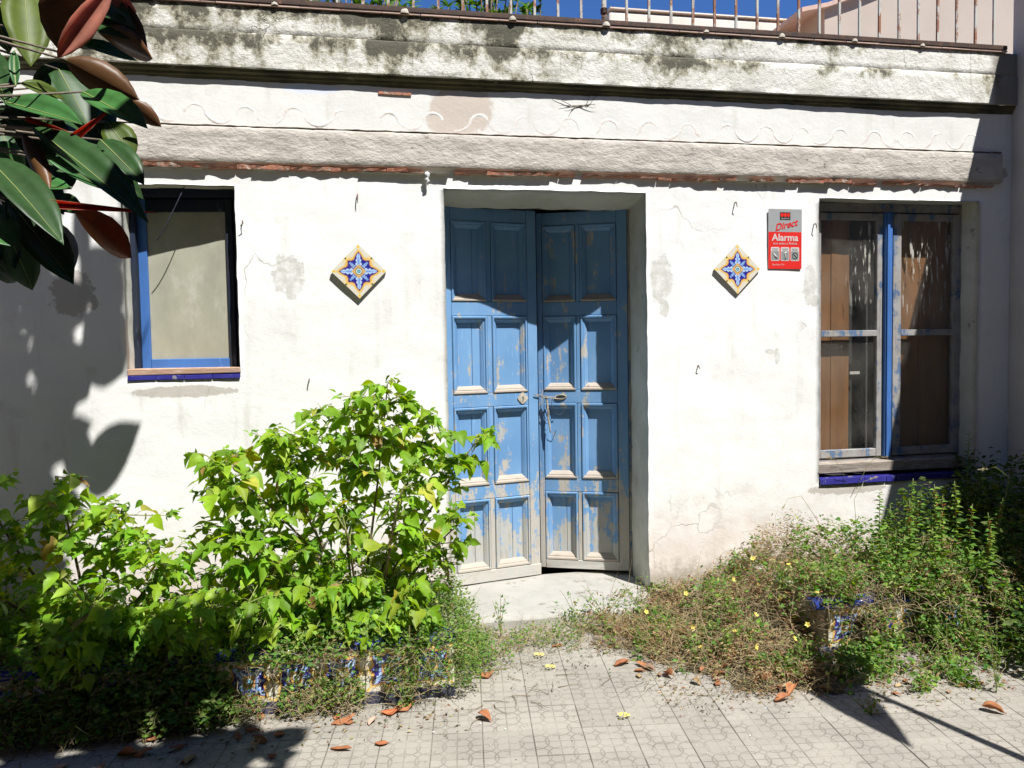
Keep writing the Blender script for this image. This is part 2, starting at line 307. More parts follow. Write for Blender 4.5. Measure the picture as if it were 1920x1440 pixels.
# ---- rubber tree: visible leaves (base, tip, width, kind), clusters of the crown above and unseen leaves added to throw leaf shadows on the wall
FICUS_LEAVES=[(-0.626,-2.628,2.227,-0.591,-2.705,2.06,0.06,'lime'),(-0.528,-2.729,2.069,-0.473,-2.792,2.205,0.093,'rust'),(-0.51,-2.809,2.033,-0.409,-2.822,2.159,0.039,'blush'),(-0.498,-2.572,2.253,-0.445,-2.545,2.223,0.026,'blush'),(-0.531,-2.5,2.269,-0.392,-2.595,2.138,0.045,'rust'),(-0.538,-2.552,2.203,-0.435,-2.616,2.155,0.048,'dark'),(-0.519,-2.551,2.177,-0.389,-2.639,2.101,0.055,'rust'),(-0.56,-2.543,2.157,-0.467,-2.471,2.153,0.026,'green'),(-0.542,-2.678,2.075,-0.416,-2.662,2.011,0.062,'rust'),(-0.5,-2.721,2.003,-0.367,-2.819,1.919,0.049,'green'),(-0.455,-2.616,2.022,-0.391,-2.6,1.978,0.034,'rust'),(-0.603,-2.724,2.013,-0.541,-2.681,2.007,0.023,'lime'),(-0.623,-2.737,1.974,-0.461,-2.862,1.912,0.042,'green'),(-0.579,-2.769,1.937,-0.517,-2.754,1.921,0.008,'sheath'),(-0.51,-2.715,1.929,-0.439,-2.786,1.951,0.014,'sheath'),(-0.578,-2.744,1.928,-0.359,-2.868,1.767,0.052,'dark'),(-0.532,-2.684,1.919,-0.412,-2.661,1.829,0.046,'dark'),(-0.493,-2.655,1.933,-0.403,-2.715,1.845,0.05,'dark'),(-0.504,-2.574,1.99,-0.449,-2.592,1.919,0.049,'lime'),(-0.596,-2.644,1.902,-0.501,-2.616,1.851,0.029,'green'),(-0.581,-2.784,1.908,-0.528,-2.815,1.801,0.028,'rust'),(-0.611,-2.612,1.903,-0.552,-2.642,1.846,0.052,'dark'),(-0.624,-2.65,1.846,-0.539,-2.689,1.833,0.031,'green'),(-0.64,-2.783,1.864,-0.477,-2.917,1.722,0.057,'dark'),(-0.612,-2.782,1.794,-0.51,-2.767,1.65,0.057,'dark'),(-0.575,-2.699,1.771,-0.533,-2.696,1.678,0.046,'pale'),(-0.548,-2.757,1.79,-0.371,-2.819,1.768,0.013,'sheath'),(-0.521,-2.73,1.784,-0.388,-2.837,1.683,0.053,'amber'),(-0.681,-2.786,1.757,-0.569,-2.861,1.716,0.069,'green'),(-0.617,-2.603,1.828,-0.531,-2.667,1.797,0.046,'dark'),(-0.693,-2.625,1.928,-0.651,-2.584,1.884,0.046,'green'),(-0.604,-2.742,2.002,-0.615,-2.717,2.08,0.015,'green'),(-0.693,-2.645,2.101,-0.613,-2.756,1.97,0.044,'dark'),(-0.592,-2.566,2.093,-0.519,-2.619,1.965,0.061,'dark'),(-0.666,-2.504,2.073,-0.568,-2.511,2.112,0.055,'dark'),(-0.56,-2.547,2.048,-0.507,-2.582,1.952,0.062,'dark'),(-0.72,-2.572,2.012,-0.64,-2.585,1.947,0.058,'dark'),(-0.7,-2.588,1.878,-0.639,-2.55,1.78,0.064,'dark'),(-0.739,-2.479,1.784,-0.708,-2.424,1.659,0.056,'dark'),(-0.772,-2.502,1.736,-0.731,-2.438,1.678,0.055,'dark'),(-0.63,-2.523,2.031,-0.658,-2.543,1.916,0.063,'dark'),(-0.717,-2.457,2.258,-0.654,-2.441,2.191,0.056,'dark'),(-0.635,-2.454,2.254,-0.575,-2.383,2.205,0.062,'dark'),(-0.755,-2.463,2.264,-0.737,-2.418,2.172,0.045,'dark'),(-0.683,-2.46,2.059,-0.602,-2.53,1.921,0.069,'dark'),(-0.619,-2.467,2.037,-0.506,-2.559,1.917,0.064,'dark'),(-0.722,-2.506,2.14,-0.799,-2.406,2.059,0.055,'dark'),(-0.57,-2.489,2.276,-0.438,-2.603,2.172,0.05,'dark'),(-0.738,-2.483,1.994,-0.68,-2.542,1.873,0.068,'dark'),(-0.534,-2.437,2.267,-0.455,-2.494,2.17,0.046,'dark'),(-0.659,-2.41,2.328,-0.603,-2.493,2.195,0.059,'dark'),(-0.814,-2.417,1.862,-0.724,-2.475,1.706,0.069,'dark'),(-0.668,-2.461,2.16,-0.714,-2.519,2.2,0.046,'dark'),(-0.697,-2.496,1.893,-0.596,-2.562,1.806,0.057,'dark')]
CROWN=[[-0.98,-1.59,3.11],[-1.17,-1.62,3.25],[-1.16,-1.89,3.69],[-1.53,-1.55,3.03],[-1.78,-1.45,2.87],[-0.96,-1.6,3.36],[-1.28,-1.45,3.0],[-1.25,-1.82,3.7],[-1.41,-1.86,3.74],[-1.7,-1.54,3.27],[-0.85,-1.77,3.82],[-1.24,-1.36,3.03],[-1.22,-1.84,3.97],[-1.4,-1.69,3.63],[-1.53,-1.79,3.85],[-0.88,-1.71,3.86],[-0.99,-1.87,4.2],[-1.17,-1.88,4.21],[-1.31,-1.84,4.03],[-1.59,-1.7,3.88],[-1.78,-1.68,3.75],[-0.77,-1.86,4.3],[-0.97,-1.85,4.21],[-1.4,-1.37,3.42],[-1.28,-1.83,4.25],[-1.67,-1.42,3.51],[-1.62,-1.84,4.21],[-0.87,-1.62,3.99],[-1.08,-1.66,4.01],[-1.21,-1.66,4.12],[-1.36,-1.76,4.24],[-1.48,-1.8,4.28],[-1.71,-1.63,3.96],[-0.99,-1.49,3.94],[-0.98,-1.88,4.64],[-1.26,-1.67,4.21],[-1.42,-1.56,4.05],[-1.7,-1.34,3.67],[-1.8,-1.48,3.86],[-0.77,-1.78,4.6],[-1.17,-1.41,3.97],[-1.3,-1.5,4.1],[-1.33,-1.73,4.56],[-1.59,-1.63,4.31],[-1.74,-1.59,4.29],[-0.84,-1.81,4.8],[-0.95,-1.89,5.01],[-1.21,-1.67,4.58],[-1.45,-1.58,4.45],[-1.45,-1.82,4.82],[-1.76,-1.57,4.39],[-0.98,-1.52,4.48],[-1.19,-1.35,4.09],[-1.38,-1.41,4.28],[-1.37,-1.65,4.67],[-1.73,-1.36,4.16],[-1.87,-1.41,4.3],[-0.93,-1.48,4.52],[-0.96,-1.87,5.2],[-1.11,-1.78,5.14],[-1.34,-1.65,4.81],[-1.44,-1.86,5.25],[-1.83,-1.37,4.39],[-0.76,-1.75,5.21],[-1.07,-1.48,4.74],[-1.12,-1.66,5.02],[-1.38,-1.49,4.73],[-1.51,-1.68,5.04],[-1.69,-1.54,4.86],[-0.89,-1.47,4.88],[-1.09,-1.41,4.67],[-1.12,-1.67,5.23],[-1.3,-1.67,5.27],[-1.39,-1.88,5.55],[-1.6,-1.66,5.25],[-0.91,-1.45,4.92],[-0.9,-1.84,5.73],[-1.22,-1.44,4.91],[-1.45,-1.4,4.92],[-1.46,-1.63,5.31],[-1.63,-1.61,5.24],[-1.02,-1.32,4.83],[-1.16,-1.34,4.87],[-1.03,-1.83,5.81],[-1.3,-1.69,5.6],[-1.43,-1.73,5.69],[-1.63,-1.73,5.67],[-1.1,-3.44,2.95],[-1.1,-3.23,2.85],[-1.11,-3.15,3.06],[-0.91,-3.37,3.73],[-1.05,-2.98,3.24],[-1.02,-3.32,2.8],[-0.88,-3.32,2.95],[-0.87,-3.14,3.03],[-0.76,-3.3,3.57],[-0.71,-3.28,3.88],[-0.56,-3.28,3.49],[-0.75,-2.72,2.82],[-0.31,-3.36,3.76],[-0.42,-3.05,3.45],[-0.36,-2.76,2.9],[-0.26,-2.96,2.94],[-0.05,-3.12,3.61],[0.07,-3.6,3.21],[0.06,-3.48,3.23],[0.23,-3.52,3.73],[0.14,-3.32,3.65],[-0.0,-2.82,2.97],[0.33,-3.87,3.81],[0.2,-3.41,3.23],[0.21,-3.19,3.13],[0.27,-3.2,3.34],[0.14,-2.91,3.09],[0.55,-3.84,3.62],[0.29,-3.24,2.96],[0.52,-3.62,3.81],[0.45,-3.13,3.33],[0.38,-3.0,3.28],[-1.27,-2.59,2.96],[-1.09,-3.1,4.07],[-1.06,-3.2,4.43],[-1.03,-2.9,3.52],[-0.87,-3.15,4.16],[-0.95,-3.11,4.26],[-0.83,-3.01,3.73],[-0.82,-3.04,3.97],[-1.02,-2.62,3.37],[-0.83,-2.71,3.18],[-0.55,-3.21,4.27],[-0.75,-2.74,3.59],[-0.63,-2.6,2.97],[-0.41,-3.19,4.23],[-0.44,-2.98,4.03],[-0.51,-2.51,2.81],[-0.28,-3.0,3.88],[-0.39,-2.62,3.01],[-0.28,-2.83,3.57],[0.0,-3.03,3.76],[0.06,-3.04,3.95],[-0.04,-2.65,3.06],[-0.02,-2.62,3.17],[0.31,-3.0,3.71],[0.17,-2.61,3.17],[-1.42,-1.97,3.08],[-1.11,-2.91,4.26],[-1.01,-2.7,4.63],[-1.39,-2.28,3.3],[-1.14,-2.53,4.5],[-1.36,-2.36,3.65],[-1.06,-2.32,3.73],[-1.07,-2.61,3.7],[-1.26,-1.97,3.28],[-0.92,-2.84,4.32],[-1.2,-2.04,3.61],[-1.03,-2.7,4.27],[-0.84,-2.34,3.75],[-0.81,-2.67,3.82],[-0.85,-2.44,4.15],[-0.82,-2.73,4.13],[-1.03,-1.97,3.47],[-0.75,-2.89,4.62],[-0.91,-1.98,3.1],[-0.81,-2.48,3.46],[-0.78,-2.2,3.71],[-0.81,-2.39,3.49],[-0.64,-2.49,4.44],[-0.51,-3.02,4.86],[-0.53,-2.68,3.84],[-0.58,-2.24,3.78],[-0.68,-2.05,3.62],[-0.45,-2.73,4.32]]
SHADOW=[[-0.751,-1.38,3.406,-0.5,-1.38,3.665,0.17],[-0.71,-1.38,4.282,-0.526,-1.38,3.932,0.2],[-0.722,-1.38,4.593,-0.519,-1.38,4.308,0.15],[-0.577,-1.38,4.783,-0.521,-1.38,4.458,0.09],[-0.841,-1.38,4.135,-0.699,-1.38,3.804,0.13],[-0.834,-1.38,3.699,-0.715,-1.38,3.404,0.12],[-0.854,-1.38,4.405,-0.699,-1.38,4.241,0.12],[-0.737,-1.38,4.835,-0.688,-1.38,4.512,0.07],[-0.998,-1.38,3.35,-0.752,-1.38,3.254,0.12],[-0.448,-1.38,4.349,-0.363,-1.38,4.568,0.012]]
# ---------------------------------------------------------------- geometry helpers
def link(name, me, mat=None, parent=None, loc=None):
    if mat is not None:
        for m in (mat if isinstance(mat, (list, tuple)) else [mat]): me.materials.append(m)
    o = bpy.data.objects.new(name, me); COL.objects.link(o)
    if parent is not None: o.parent = parent
    if loc is not None: o.location = loc
    return o
def tag(o, label=None, cat=None, group=None, kind=None):
    if label: o['label'] = label
    if cat: o['category'] = cat
    if group: o['group'] = group
    if kind: o['kind'] = kind
    return o
def empty(name, loc=(0,0,0), rz=0):
    o = bpy.data.objects.new(name, None); COL.objects.link(o); o.location = loc; o.rotation_euler = (0,0,rz); o.empty_display_size = .1
    return o
class MB:
    def __init__(s): s.v = []; s.f = []; s.mi = []; s.smooth = []
    def add(s, vs, fs, mi=0, sm=False):
        k = len(s.v); s.v += [tuple(v) for v in vs]
        for f in fs: s.f.append(tuple(k+i for i in f)); s.mi.append(mi); s.smooth.append(sm)
    def box(s, x0, y0, z0, x1, y1, z1, mi=0, j=0.):
        r = lambda: random.uniform(-j, j) if j else 0
        vs = [(x+r(), y+r(), z+r()) for x, y, z in ((x0,y0,z0),(x1,y0,z0),(x1,y1,z0),(x0,y1,z0),(x0,y0,z1),(x1,y0,z1),(x1,y1,z1),(x0,y1,z1))]
        s.add(vs, [(0,3,2,1),(4,5,6,7),(0,1,5,4),(1,2,6,5),(2,3,7,6),(3,0,4,7)], mi)
    def tube(s, pts, rad, n=6, mi=0, cap=True):
        pts = [Vector(p) for p in pts]; m = len(pts); rs = rad if isinstance(rad, (list, tuple)) else [rad]*m
        k = len(s.v); ref = Vector((0,0,1)) if abs((pts[-1]-pts[0]).normalized().z) < .8 else Vector((1,0,0))
        for i, p in enumerate(pts):
            d = (pts[min(i+1, m-1)]-pts[max(i-1, 0)]).normalized()
            a = d.cross(ref).normalized(); b = d.cross(a)
            for q in range(n):
                t = 2*math.pi*q/n; s.v.append(tuple(p + (a*math.cos(t)+b*math.sin(t))*rs[i]))
        for i in range(m-1):
            for q in range(n):
                s.f.append((k+i*n+q, k+i*n+(q+1)%n, k+(i+1)*n+(q+1)%n, k+(i+1)*n+q)); s.mi.append(mi); s.smooth.append(True)
        if cap:
            s.f.append(tuple(k+q for q in range(n))[::-1]); s.mi.append(mi); s.smooth.append(False)
            s.f.append(tuple(k+(m-1)*n+q for q in range(n))); s.mi.append(mi); s.smooth.append(False)
    def build(s, name, mat, parent=None, loc=None):
        me = bpy.data.meshes.new(name); me.from_pydata(s.v, [], s.f)
        o = link(name, me, mat, parent, loc)
        me.polygons.foreach_set('material_index', s.mi); me.polygons.foreach_set('use_smooth', s.smooth); me.update()
        return o
def bevel(o, w=.003, seg=2):
    m = o.modifiers.new('bevel', 'BEVEL'); m.width = w; m.segments = seg; m.limit_method = 'ANGLE'; m.angle_limit = math.radians(40); return o
def box(name, x0, y0, z0, x1, y1, z1, mat, parent=None, bw=0, j=0):
    b = MB(); b.box(x0, y0, z0, x1, y1, z1, 0, j); o = b.build(name, mat, parent)
    if bw: bevel(o, bw)
    return o
def nz(x, y, z, s): return noise.noise(Vector((x*s, y*s, z*s)))

# ---------------------------------------------------------------- ground, paving
gm = MB(); gm.add([(-300,-300,-.032),(300,-300,-.032),(300,300,-.032),(-300,300,-.032)], [(0,1,2,3)])
tag(gm.build('ground', M['ground']), kind='structure')
ANG = math.radians(-7.4)       # the paving is laid askew to the house: joint direction (-.13,-.99)
pv = empty('paving', (0,0,0)); pv.rotation_euler = (0, 0, ANG)
pv = None
bed = MB(); bed.add([(-5,-7,-.0045),(5.5,-7,-.0045),(5.5,.02,-.0045),(-5,.02,-.0045)], [(0,1,2,3)])
paving = tag(bed.build('paving', M['joint']), kind='structure')
ca, sa = math.cos(ANG), math.sin(ANG)
ux = Vector((ca, sa, 0)); uy = Vector((-sa, ca, 0))
ux = Vector((.9915, -.13, 0)).normalized(); uy = Vector((.13, .9915, 0)).normalized()
org = Vector((.833+.003, -1.199, 0))
T = .197; hT = .0981
tm = MB()
k = .0015
tm.add([(-hT,-hT,-.03),(hT,-hT,-.03),(hT,hT,-.03),(-hT,hT,-.03),(-hT,-hT,-k),(hT,-hT,-k),(hT,hT,-k),(-hT,hT,-k),(-hT+k,-hT+k,0),(hT-k,-hT+k,0),(hT-k,hT-k,0),(-hT+k,hT-k,0)],
  [(0,1,5,4),(1,2,6,5),(2,3,7,6),(3,0,4,7),(4,5,9,8),(5,6,10,9),(6,7,11,10),(7,4,8,11),(8,9,10,11)])
tmesh = bpy.data.meshes.new('paving_tile'); tmesh.from_pydata(tm.v, [], tm.f); tmesh.materials.append(M['paving']); tmesh.update()
cand = []
for i in range(-24, 26):
    for j in range(-24, 9):
        c = org + ux*(T*(i+.5)) + uy*(T*(j+.5))
        if c.y > -.02 or c.y < -6.6 or abs(c.x) > 4.8: continue
        cand.append((abs(c.x-.6)*.75 + abs(c.y+1.15)*1.0, c))
cand.sort(key=lambda t: t[0])
far = MB(); rotT = Matrix((ux, uy, Vector((0,0,1)))).transposed().to_4x4()
for n, (_, c) in enumerate(cand):
    h = nz(c.x, c.y, 0, 1.5)*.002 + random.uniform(-.0010, .0012)
    R = Matrix.Translation((c.x, c.y, h)) @ rotT @ Matrix.Rotation(random.uniform(-.004,.004), 4, 'X') @ Matrix.Rotation(random.uniform(-.004,.004), 4, 'Y') @ Matrix.Rotation(random.choice((0,1,2,3))*math.pi/2, 4, 'Z')
    if n < 290:
        o = bpy.data.objects.new('paving_tile', tmesh); COL.objects.link(o); o.parent = paving; o.matrix_world = R
    else: far.add([R @ Vector(v) for v in tm.v], tm.f)
fo = far.build('paving_tile', M['paving'], paving); fo['kind'] = 'stuff'

# ---------------------------------------------------------------- the house
house = empty('old_house', (0,0,0)); tag(house, 'low whitewashed house with blue double doors and mossy parapet', 'house')
X0, X1, ZT = -3.6, 4.08, 2.93
holes = [(.453, 1.627, -.05, 2.395), (-1.205, -.648, 1.378, 2.384), (2.735, 3.842, .632, 2.384)]
def axis(a, b, step, cuts):
    cs = sorted(set([a, b] + [c for c in cuts if a < c < b])); out = []
    for p, q in zip(cs, cs[1:]):
        n = max(1, round((q-p)/step)); out += [p+(q-p)*i/n for i in range(n)]
    return out+[b]
xs = axis(X0, X1, .03, [h[0] for h in holes]+[h[1] for h in holes]); zs = axis(-.05, ZT, .03, [h[2] for h in holes]+[h[3] for h in holes]+[0.0])
def wallpt(x, z):
    dx = nz(x, 1, z, 9)*.0045 + nz(x, 5, z, 28)*.002; dz = nz(x, 9, z, 9)*.004 + nz(x, 3, z, 28)*.002
    y = nz(x, 0, z, 1.1)*.010 + nz(x, 0, z, 5)*.003 + nz(x, 0, z, 16)*.0010
    if z < .25: y -= (.25-z)*.05
    return (x+dx, y, z+dz)
wb = MB(); idx = {}
for i, x in enumerate(xs):
    for j, z in enumerate(zs): idx[i, j] = len(wb.v); wb.v.append(wallpt(x, z))
def inhole(x, z): return any(h[0] < x < h[1] and h[2] < z < h[3] for h in holes)
for i in range(len(xs)-1):
    for j in range(len(zs)-1):
        if not inhole((xs[i]+xs[i+1])/2, (zs[j]+zs[j+1])/2):
            wb.f.append((idx[i,j], idx[i+1,j], idx[i+1,j+1], idx[i,j+1])); wb.mi.append(0); wb.smooth.append(True)
# reveals: strip from the ragged opening edge inwards
def reveal(pts_front, off, depth, mi=1, steps=4, cx=(0,0)):
    """pts_front: list of indices; off(k)-> (dx,dz) at full depth"""
    prev = pts_front
    for s_ in range(1, steps+1):
        f = s_/steps; cur = []
        for q in pts_front:
            x, y, z = wb.v[q]; ox, oz = off(x, z); cur.append(len(wb.v)); r = nz(x*1.0+s_*.1, s_*.3, z, 9)*.004
            wb.v.append((x+ox*f+r, y+(depth-y)*f, z+oz*f+r))
        for a in range(len(cur)-1):
            wb.f.append((prev[a], prev[a+1], cur[a+1], cur[a])); wb.mi.append(mi); wb.smooth.append(True)
        prev = cur
def near(lst, v): return min(range(len(lst)), key=lambda i: abs(lst[i]-v))
DEP = [(.32, (0.0, 0.0), -.05), (.22, (0,0), .0), (.15, (0,-.035), .0)]
for h, (dp, (lx, rx), topdz) in zip(holes, DEP):
    i0, i1 = near(xs, h[0]), near(xs, h[1]); j0, j1 = near(zs, h[2]), near(zs, h[3])
    reveal([idx[i0, j] for j in range(j0, j1+1)], lambda x, z: (lx, 0), dp)
    reveal([idx[i1, j] for j in range(j1, j0-1, -1)], lambda x, z: (rx, 0), dp)
    reveal([idx[i, j1] for i in range(i1, i0-1, -1)][::-1], lambda x, z: (0, topdz), dp)
    if j0 > 2: reveal([idx[i, j0] for i in range(i0, i1+1)], lambda x, z: (0, .01), dp)
wall = wb.build('wall', [M['plaster'], M['reveal']], house)

# ledge profile strips running along the front
def strip(name, prof, mat, x0=X0, x1=X1, step=.03, jit=.003, smooth=True, js=12):
    b = MB(); n = int((x1-x0)/step); 
    for i in range(n+1):
        x = x0+(x1-x0)*i/n
        for k_, (y, z) in enumerate(prof):
            b.v.append((x, y+nz(x, k_*.7, z, js)*jit*1.2, z+nz(x, 3+k_*.9, z, js)*jit))
    m = len(prof)
    for i in range(n):
        for k_ in range(m-1):
            b.f.append((i*m+k_, (i+1)*m+k_, (i+1)*m+k_+1, i*m+k_+1)); b.mi.append(0); b.smooth.append(smooth)
    return b.build(name, mat, house)
def sub(z0, z1, y, n): return [(y, z0+(z1-z0)*i/n) for i in range(n+1)]
strip('cement_band', [(.01,2.492)] + [(-.018,2.497)] + sub(2.503, 2.672, -.024, 6) + [(-.018,2.682), (.005,2.686)], M['cement'], -3.5, 3.99, .025, .0025, js=16)
strip('ledge_line', [(.0,2.6865), (-.020,2.6868), (-.0205,2.6905), (.004,2.692)], M['ledgeline'], -3.5, 3.99, .02, .004, js=22)
strip('cornice_moulding', [(.0,2.925), (-.006,2.940), (-.014,2.943), (-.016,2.955), (-.030,2.963), (-.033,2.978)], M['cove'], X0, X1, .04, .002, False)
strip('lower_parapet', [(-.028,2.979), (-.045,2.980)] + sub(2.984, 3.150, -.045, 5) + [(-.041,3.158), (-.036,3.160)], M['parapet_low'], X0, X1, .03, .003)
strip('parapet', [(-.034,3.157)] + sub(3.161, 3.285, -.038, 4) + [(-.034,3.298), (.0,3.302), (.22,3.302), (.22,3.2)], M['parapet'], X0, X1, .03, .003)
# brick course showing under the band
x = -1.45
while x < 3.86:
    l = random.uniform(.07, .29); g = random.choice((.004, .01, .05, .09)) if random.random() < .6 else .004
    if .30 < x < .42: x += .12
    b = MB(); nn = max(2, int(l/.03)); z0 = 2.470+random.uniform(-.008, .004); z1 = z0+random.uniform(.010, .024); 
    for i in range(nn+1):
        xx = x+l*i/nn; yy = -.021+random.uniform(-.006, .005); a = random.uniform(-.003,.003)
        b.v += [(xx, .01, z0+a), (xx, yy+random.uniform(0,.006), z0+a+random.uniform(0,.006)), (xx, yy-.002, z1+a+random.uniform(-.004,.002)), (xx, .01, z1+a)]
    for i in range(nn):
        for q in range(3): b.f.append((i*4+q, (i+1)*4+q, (i+1)*4+q+1, i*4+q+1)); b.mi.append(0); b.smooth.append(False)
    b.f += [(0,1,2,3), (nn*4+3, nn*4+2, nn*4+1, nn*4)]; b.mi += [0,0]; b.smooth += [False]*2
    b.build('brick', M['brick'], house); x += l+g
# ragged lower lip of mortar that overhangs the paint in places
for (a, c_, dpt) in ((-1.12,-.78,.022), (-.55,-.42,.012), (.0,.16,.014), (.16,.48,.022), (.60,1.06,.020), (1.95,2.08,.02), (2.12,2.52,.020), (2.60,2.80,.012)):
    b = MB(); nn = max(4, int((c_-a)/.02)); tip = random.uniform(.4,.7)
    for i in range(nn+1):
        f = i/nn; xx = a+(c_-a)*f; d = dpt*(f/tip if f < tip else (1-f)/(1-tip))**.7 + random.uniform(0,.002)
        b.v += [(xx, .004, 2.470), (xx, -.026, 2.468+random.uniform(-.002,.002)), (xx, -.012, 2.468-d*.25), (xx, .004, 2.466-d*.3)]
    for i in range(nn):
        for q in range(3): b.f.append((i*4+q, (i+1)*4+q, (i+1)*4+q+1, i*4+q+1)); b.mi.append(0); b.smooth.append(True)
    b.build('mortar_lip', M['mortar'], house)
# scalloped ghost moulding on the frieze: one arch per piece
peaks = [-1.08,-.829,-.580,-.333,-.085,.164,.403,.66,.915,1.171,1.405,1.648,1.887,2.138,2.380,2.610,2.869,3.104,3.332,3.557,3.78]
for i, p in enumerate(peaks):
    pl = (peaks[i-1]+p)/2 if i else p-.12; pr = (p+peaks[i+1])/2 if i < len(peaks)-1 else p+.12
    pts = []; R_ = .055; zc = 2.745; up_ = 1 if random.random() < .75 else .9
    for t in np.linspace(0, 1, 5)[:-1]: pts.append((pl+(p-R_-pl)*t, 2.708+.037*t**2.2))
    for a in np.linspace(math.pi, 0, 11): pts.append((p+R_*math.cos(a)*up_, zc+R_*math.sin(a)*up_))
    for t in np.linspace(0, 1, 5)[1:]: pts.append((p+R_+(pr-p-R_)*t, 2.708+.037*(1-t)**2.2))
    b = MB(); m = len(pts)
    for q, (px_, pz_) in enumerate(pts):
        a_ = Vector(pts[max(q-1, 0)]); c_ = Vector(pts[min(q+1, m-1)]); d = (c_-a_).normalized(); nrm = Vector((-d.y, d.x)); w = .009+.005*random.random()
        yb = wallpt(px_, pz_)[1]; e = -.0002+.0026*max(0, nz(px_, 0, pz_, 9)+.30)
        for s_, yy in ((-w, .002), (-w*.5, -e), (w*.5, -e), (w, .002)):
            b.v.append((px_+nrm.x*s_+random.uniform(-.001,.001), yb+yy, pz_+nrm.y*s_+random.uniform(-.001,.001)))
    for q in range(m-1):
        for s_ in range(3): b.f.append((q*4+s_, (q+1)*4+s_, (q+1)*4+s_+1, q*4+s_+1)); b.mi.append(0); b.smooth.append(True)
    b.build('scallop', M['ghost'], house)
# slot where a brick shows through the frieze
o = box('brick', .11, -.006, 2.889, .285, .004, 2.899, M['brick'], house, j=.002); 
# clay coping strip and mortar feet under the rail
x = -2.6
while x < 3.98:
    l = .21+random.uniform(-.01,.01); b = MB(); b.box(x, -.050, 3.299, min(x+l-.003, 3.99), .06, 3.308+random.uniform(0,.002), 0, .001)
    b.build('coping_tile', M['clay'], house); x += l
# interior and roof so that no light leaks in
rb = MB(); rb.box(X0, .33, -.05, X1+.2, .36, 3.2)
inner = MB()
for bx in ((X0,.4,-.05, X0+.1,3.2,3.2), (X1,.4,-.05,X1+.1,3.2,3.2), (X0,3.2,-.05,X1+.1,3.3,3.2), (X0,.0,-.06,X1,3.2,-.035)): inner.box(*bx)
inner.build('interior_wall', M['dark'], house)
rf = MB(); rf.box(X0, .01, 3.19, X1+.1, 3.3, 3.28); rf.build('roof', M['roof'], house)
# back layer of the front wall around the openings
bk = MB(); cx = sorted([X0, X1]+[v for h in holes for v in (h[0]-.0, h[1]+.0)])
e_ = .02; bk.box(X0, .2, -.05, holes[1][0]-e_, .34, 3.19); bk.box(holes[1][0], .22, -.05, holes[1][1], .34, holes[1][2]); bk.box(holes[1][0], .22, holes[1][3], holes[1][1], .34, 3.19)
bk.box(holes[1][1]+e_, .2, -.05, holes[0][0]-e_, .34, 3.19); bk.box(holes[0][0], .32, 2.345, holes[0][1], .34, 3.19); bk.box(holes[0][1]+e_, .2, -.05, holes[2][0]-e_, .34, 3.19)
bk.box(holes[2][0], .2, -.05, holes[2][1], .34, holes[2][2]); bk.box(holes[2][0], .2, holes[2][3], holes[2][1], .34, 3.19); bk.box(holes[2][1]-.01, .2, -.05, X1, .34, 3.19)
bk.build('inner_leaf', M['dark'], house)
# doorstep
st = MB(); n = 22; prof = []
for i in range(n+1):
    f = i/n; xx = .40+1.215*f
    yf = -.285 + (max(0, f-.86)/.14)**2*.25 + nz(xx, 2, 0, 4)*.008; ztop = .062+nz(xx, 0, 0, 3)*.006
    st.v += [(xx, yf-.008, -.03), (xx, yf-.004, ztop-.016), (xx, yf+.012, ztop-.002), (xx, yf+.10, ztop), (xx, .0 if f < .99 else .02, ztop+.004), (xx, .42, ztop+.006)]
for i in range(n):
    for q in range(5): st.f.append((i*6+q, (i+1)*6+q, (i+1)*6+q+1, i*6+q+1)); st.mi.append(0); st.smooth.append(q in (1,2,3))
st.f += [(5,4,3,2,1,0), tuple(n*6+q for q in range(6))]; st.mi += [0,0]; st.smooth += [False]*2
step = st.build('doorstep', M['step'], house)

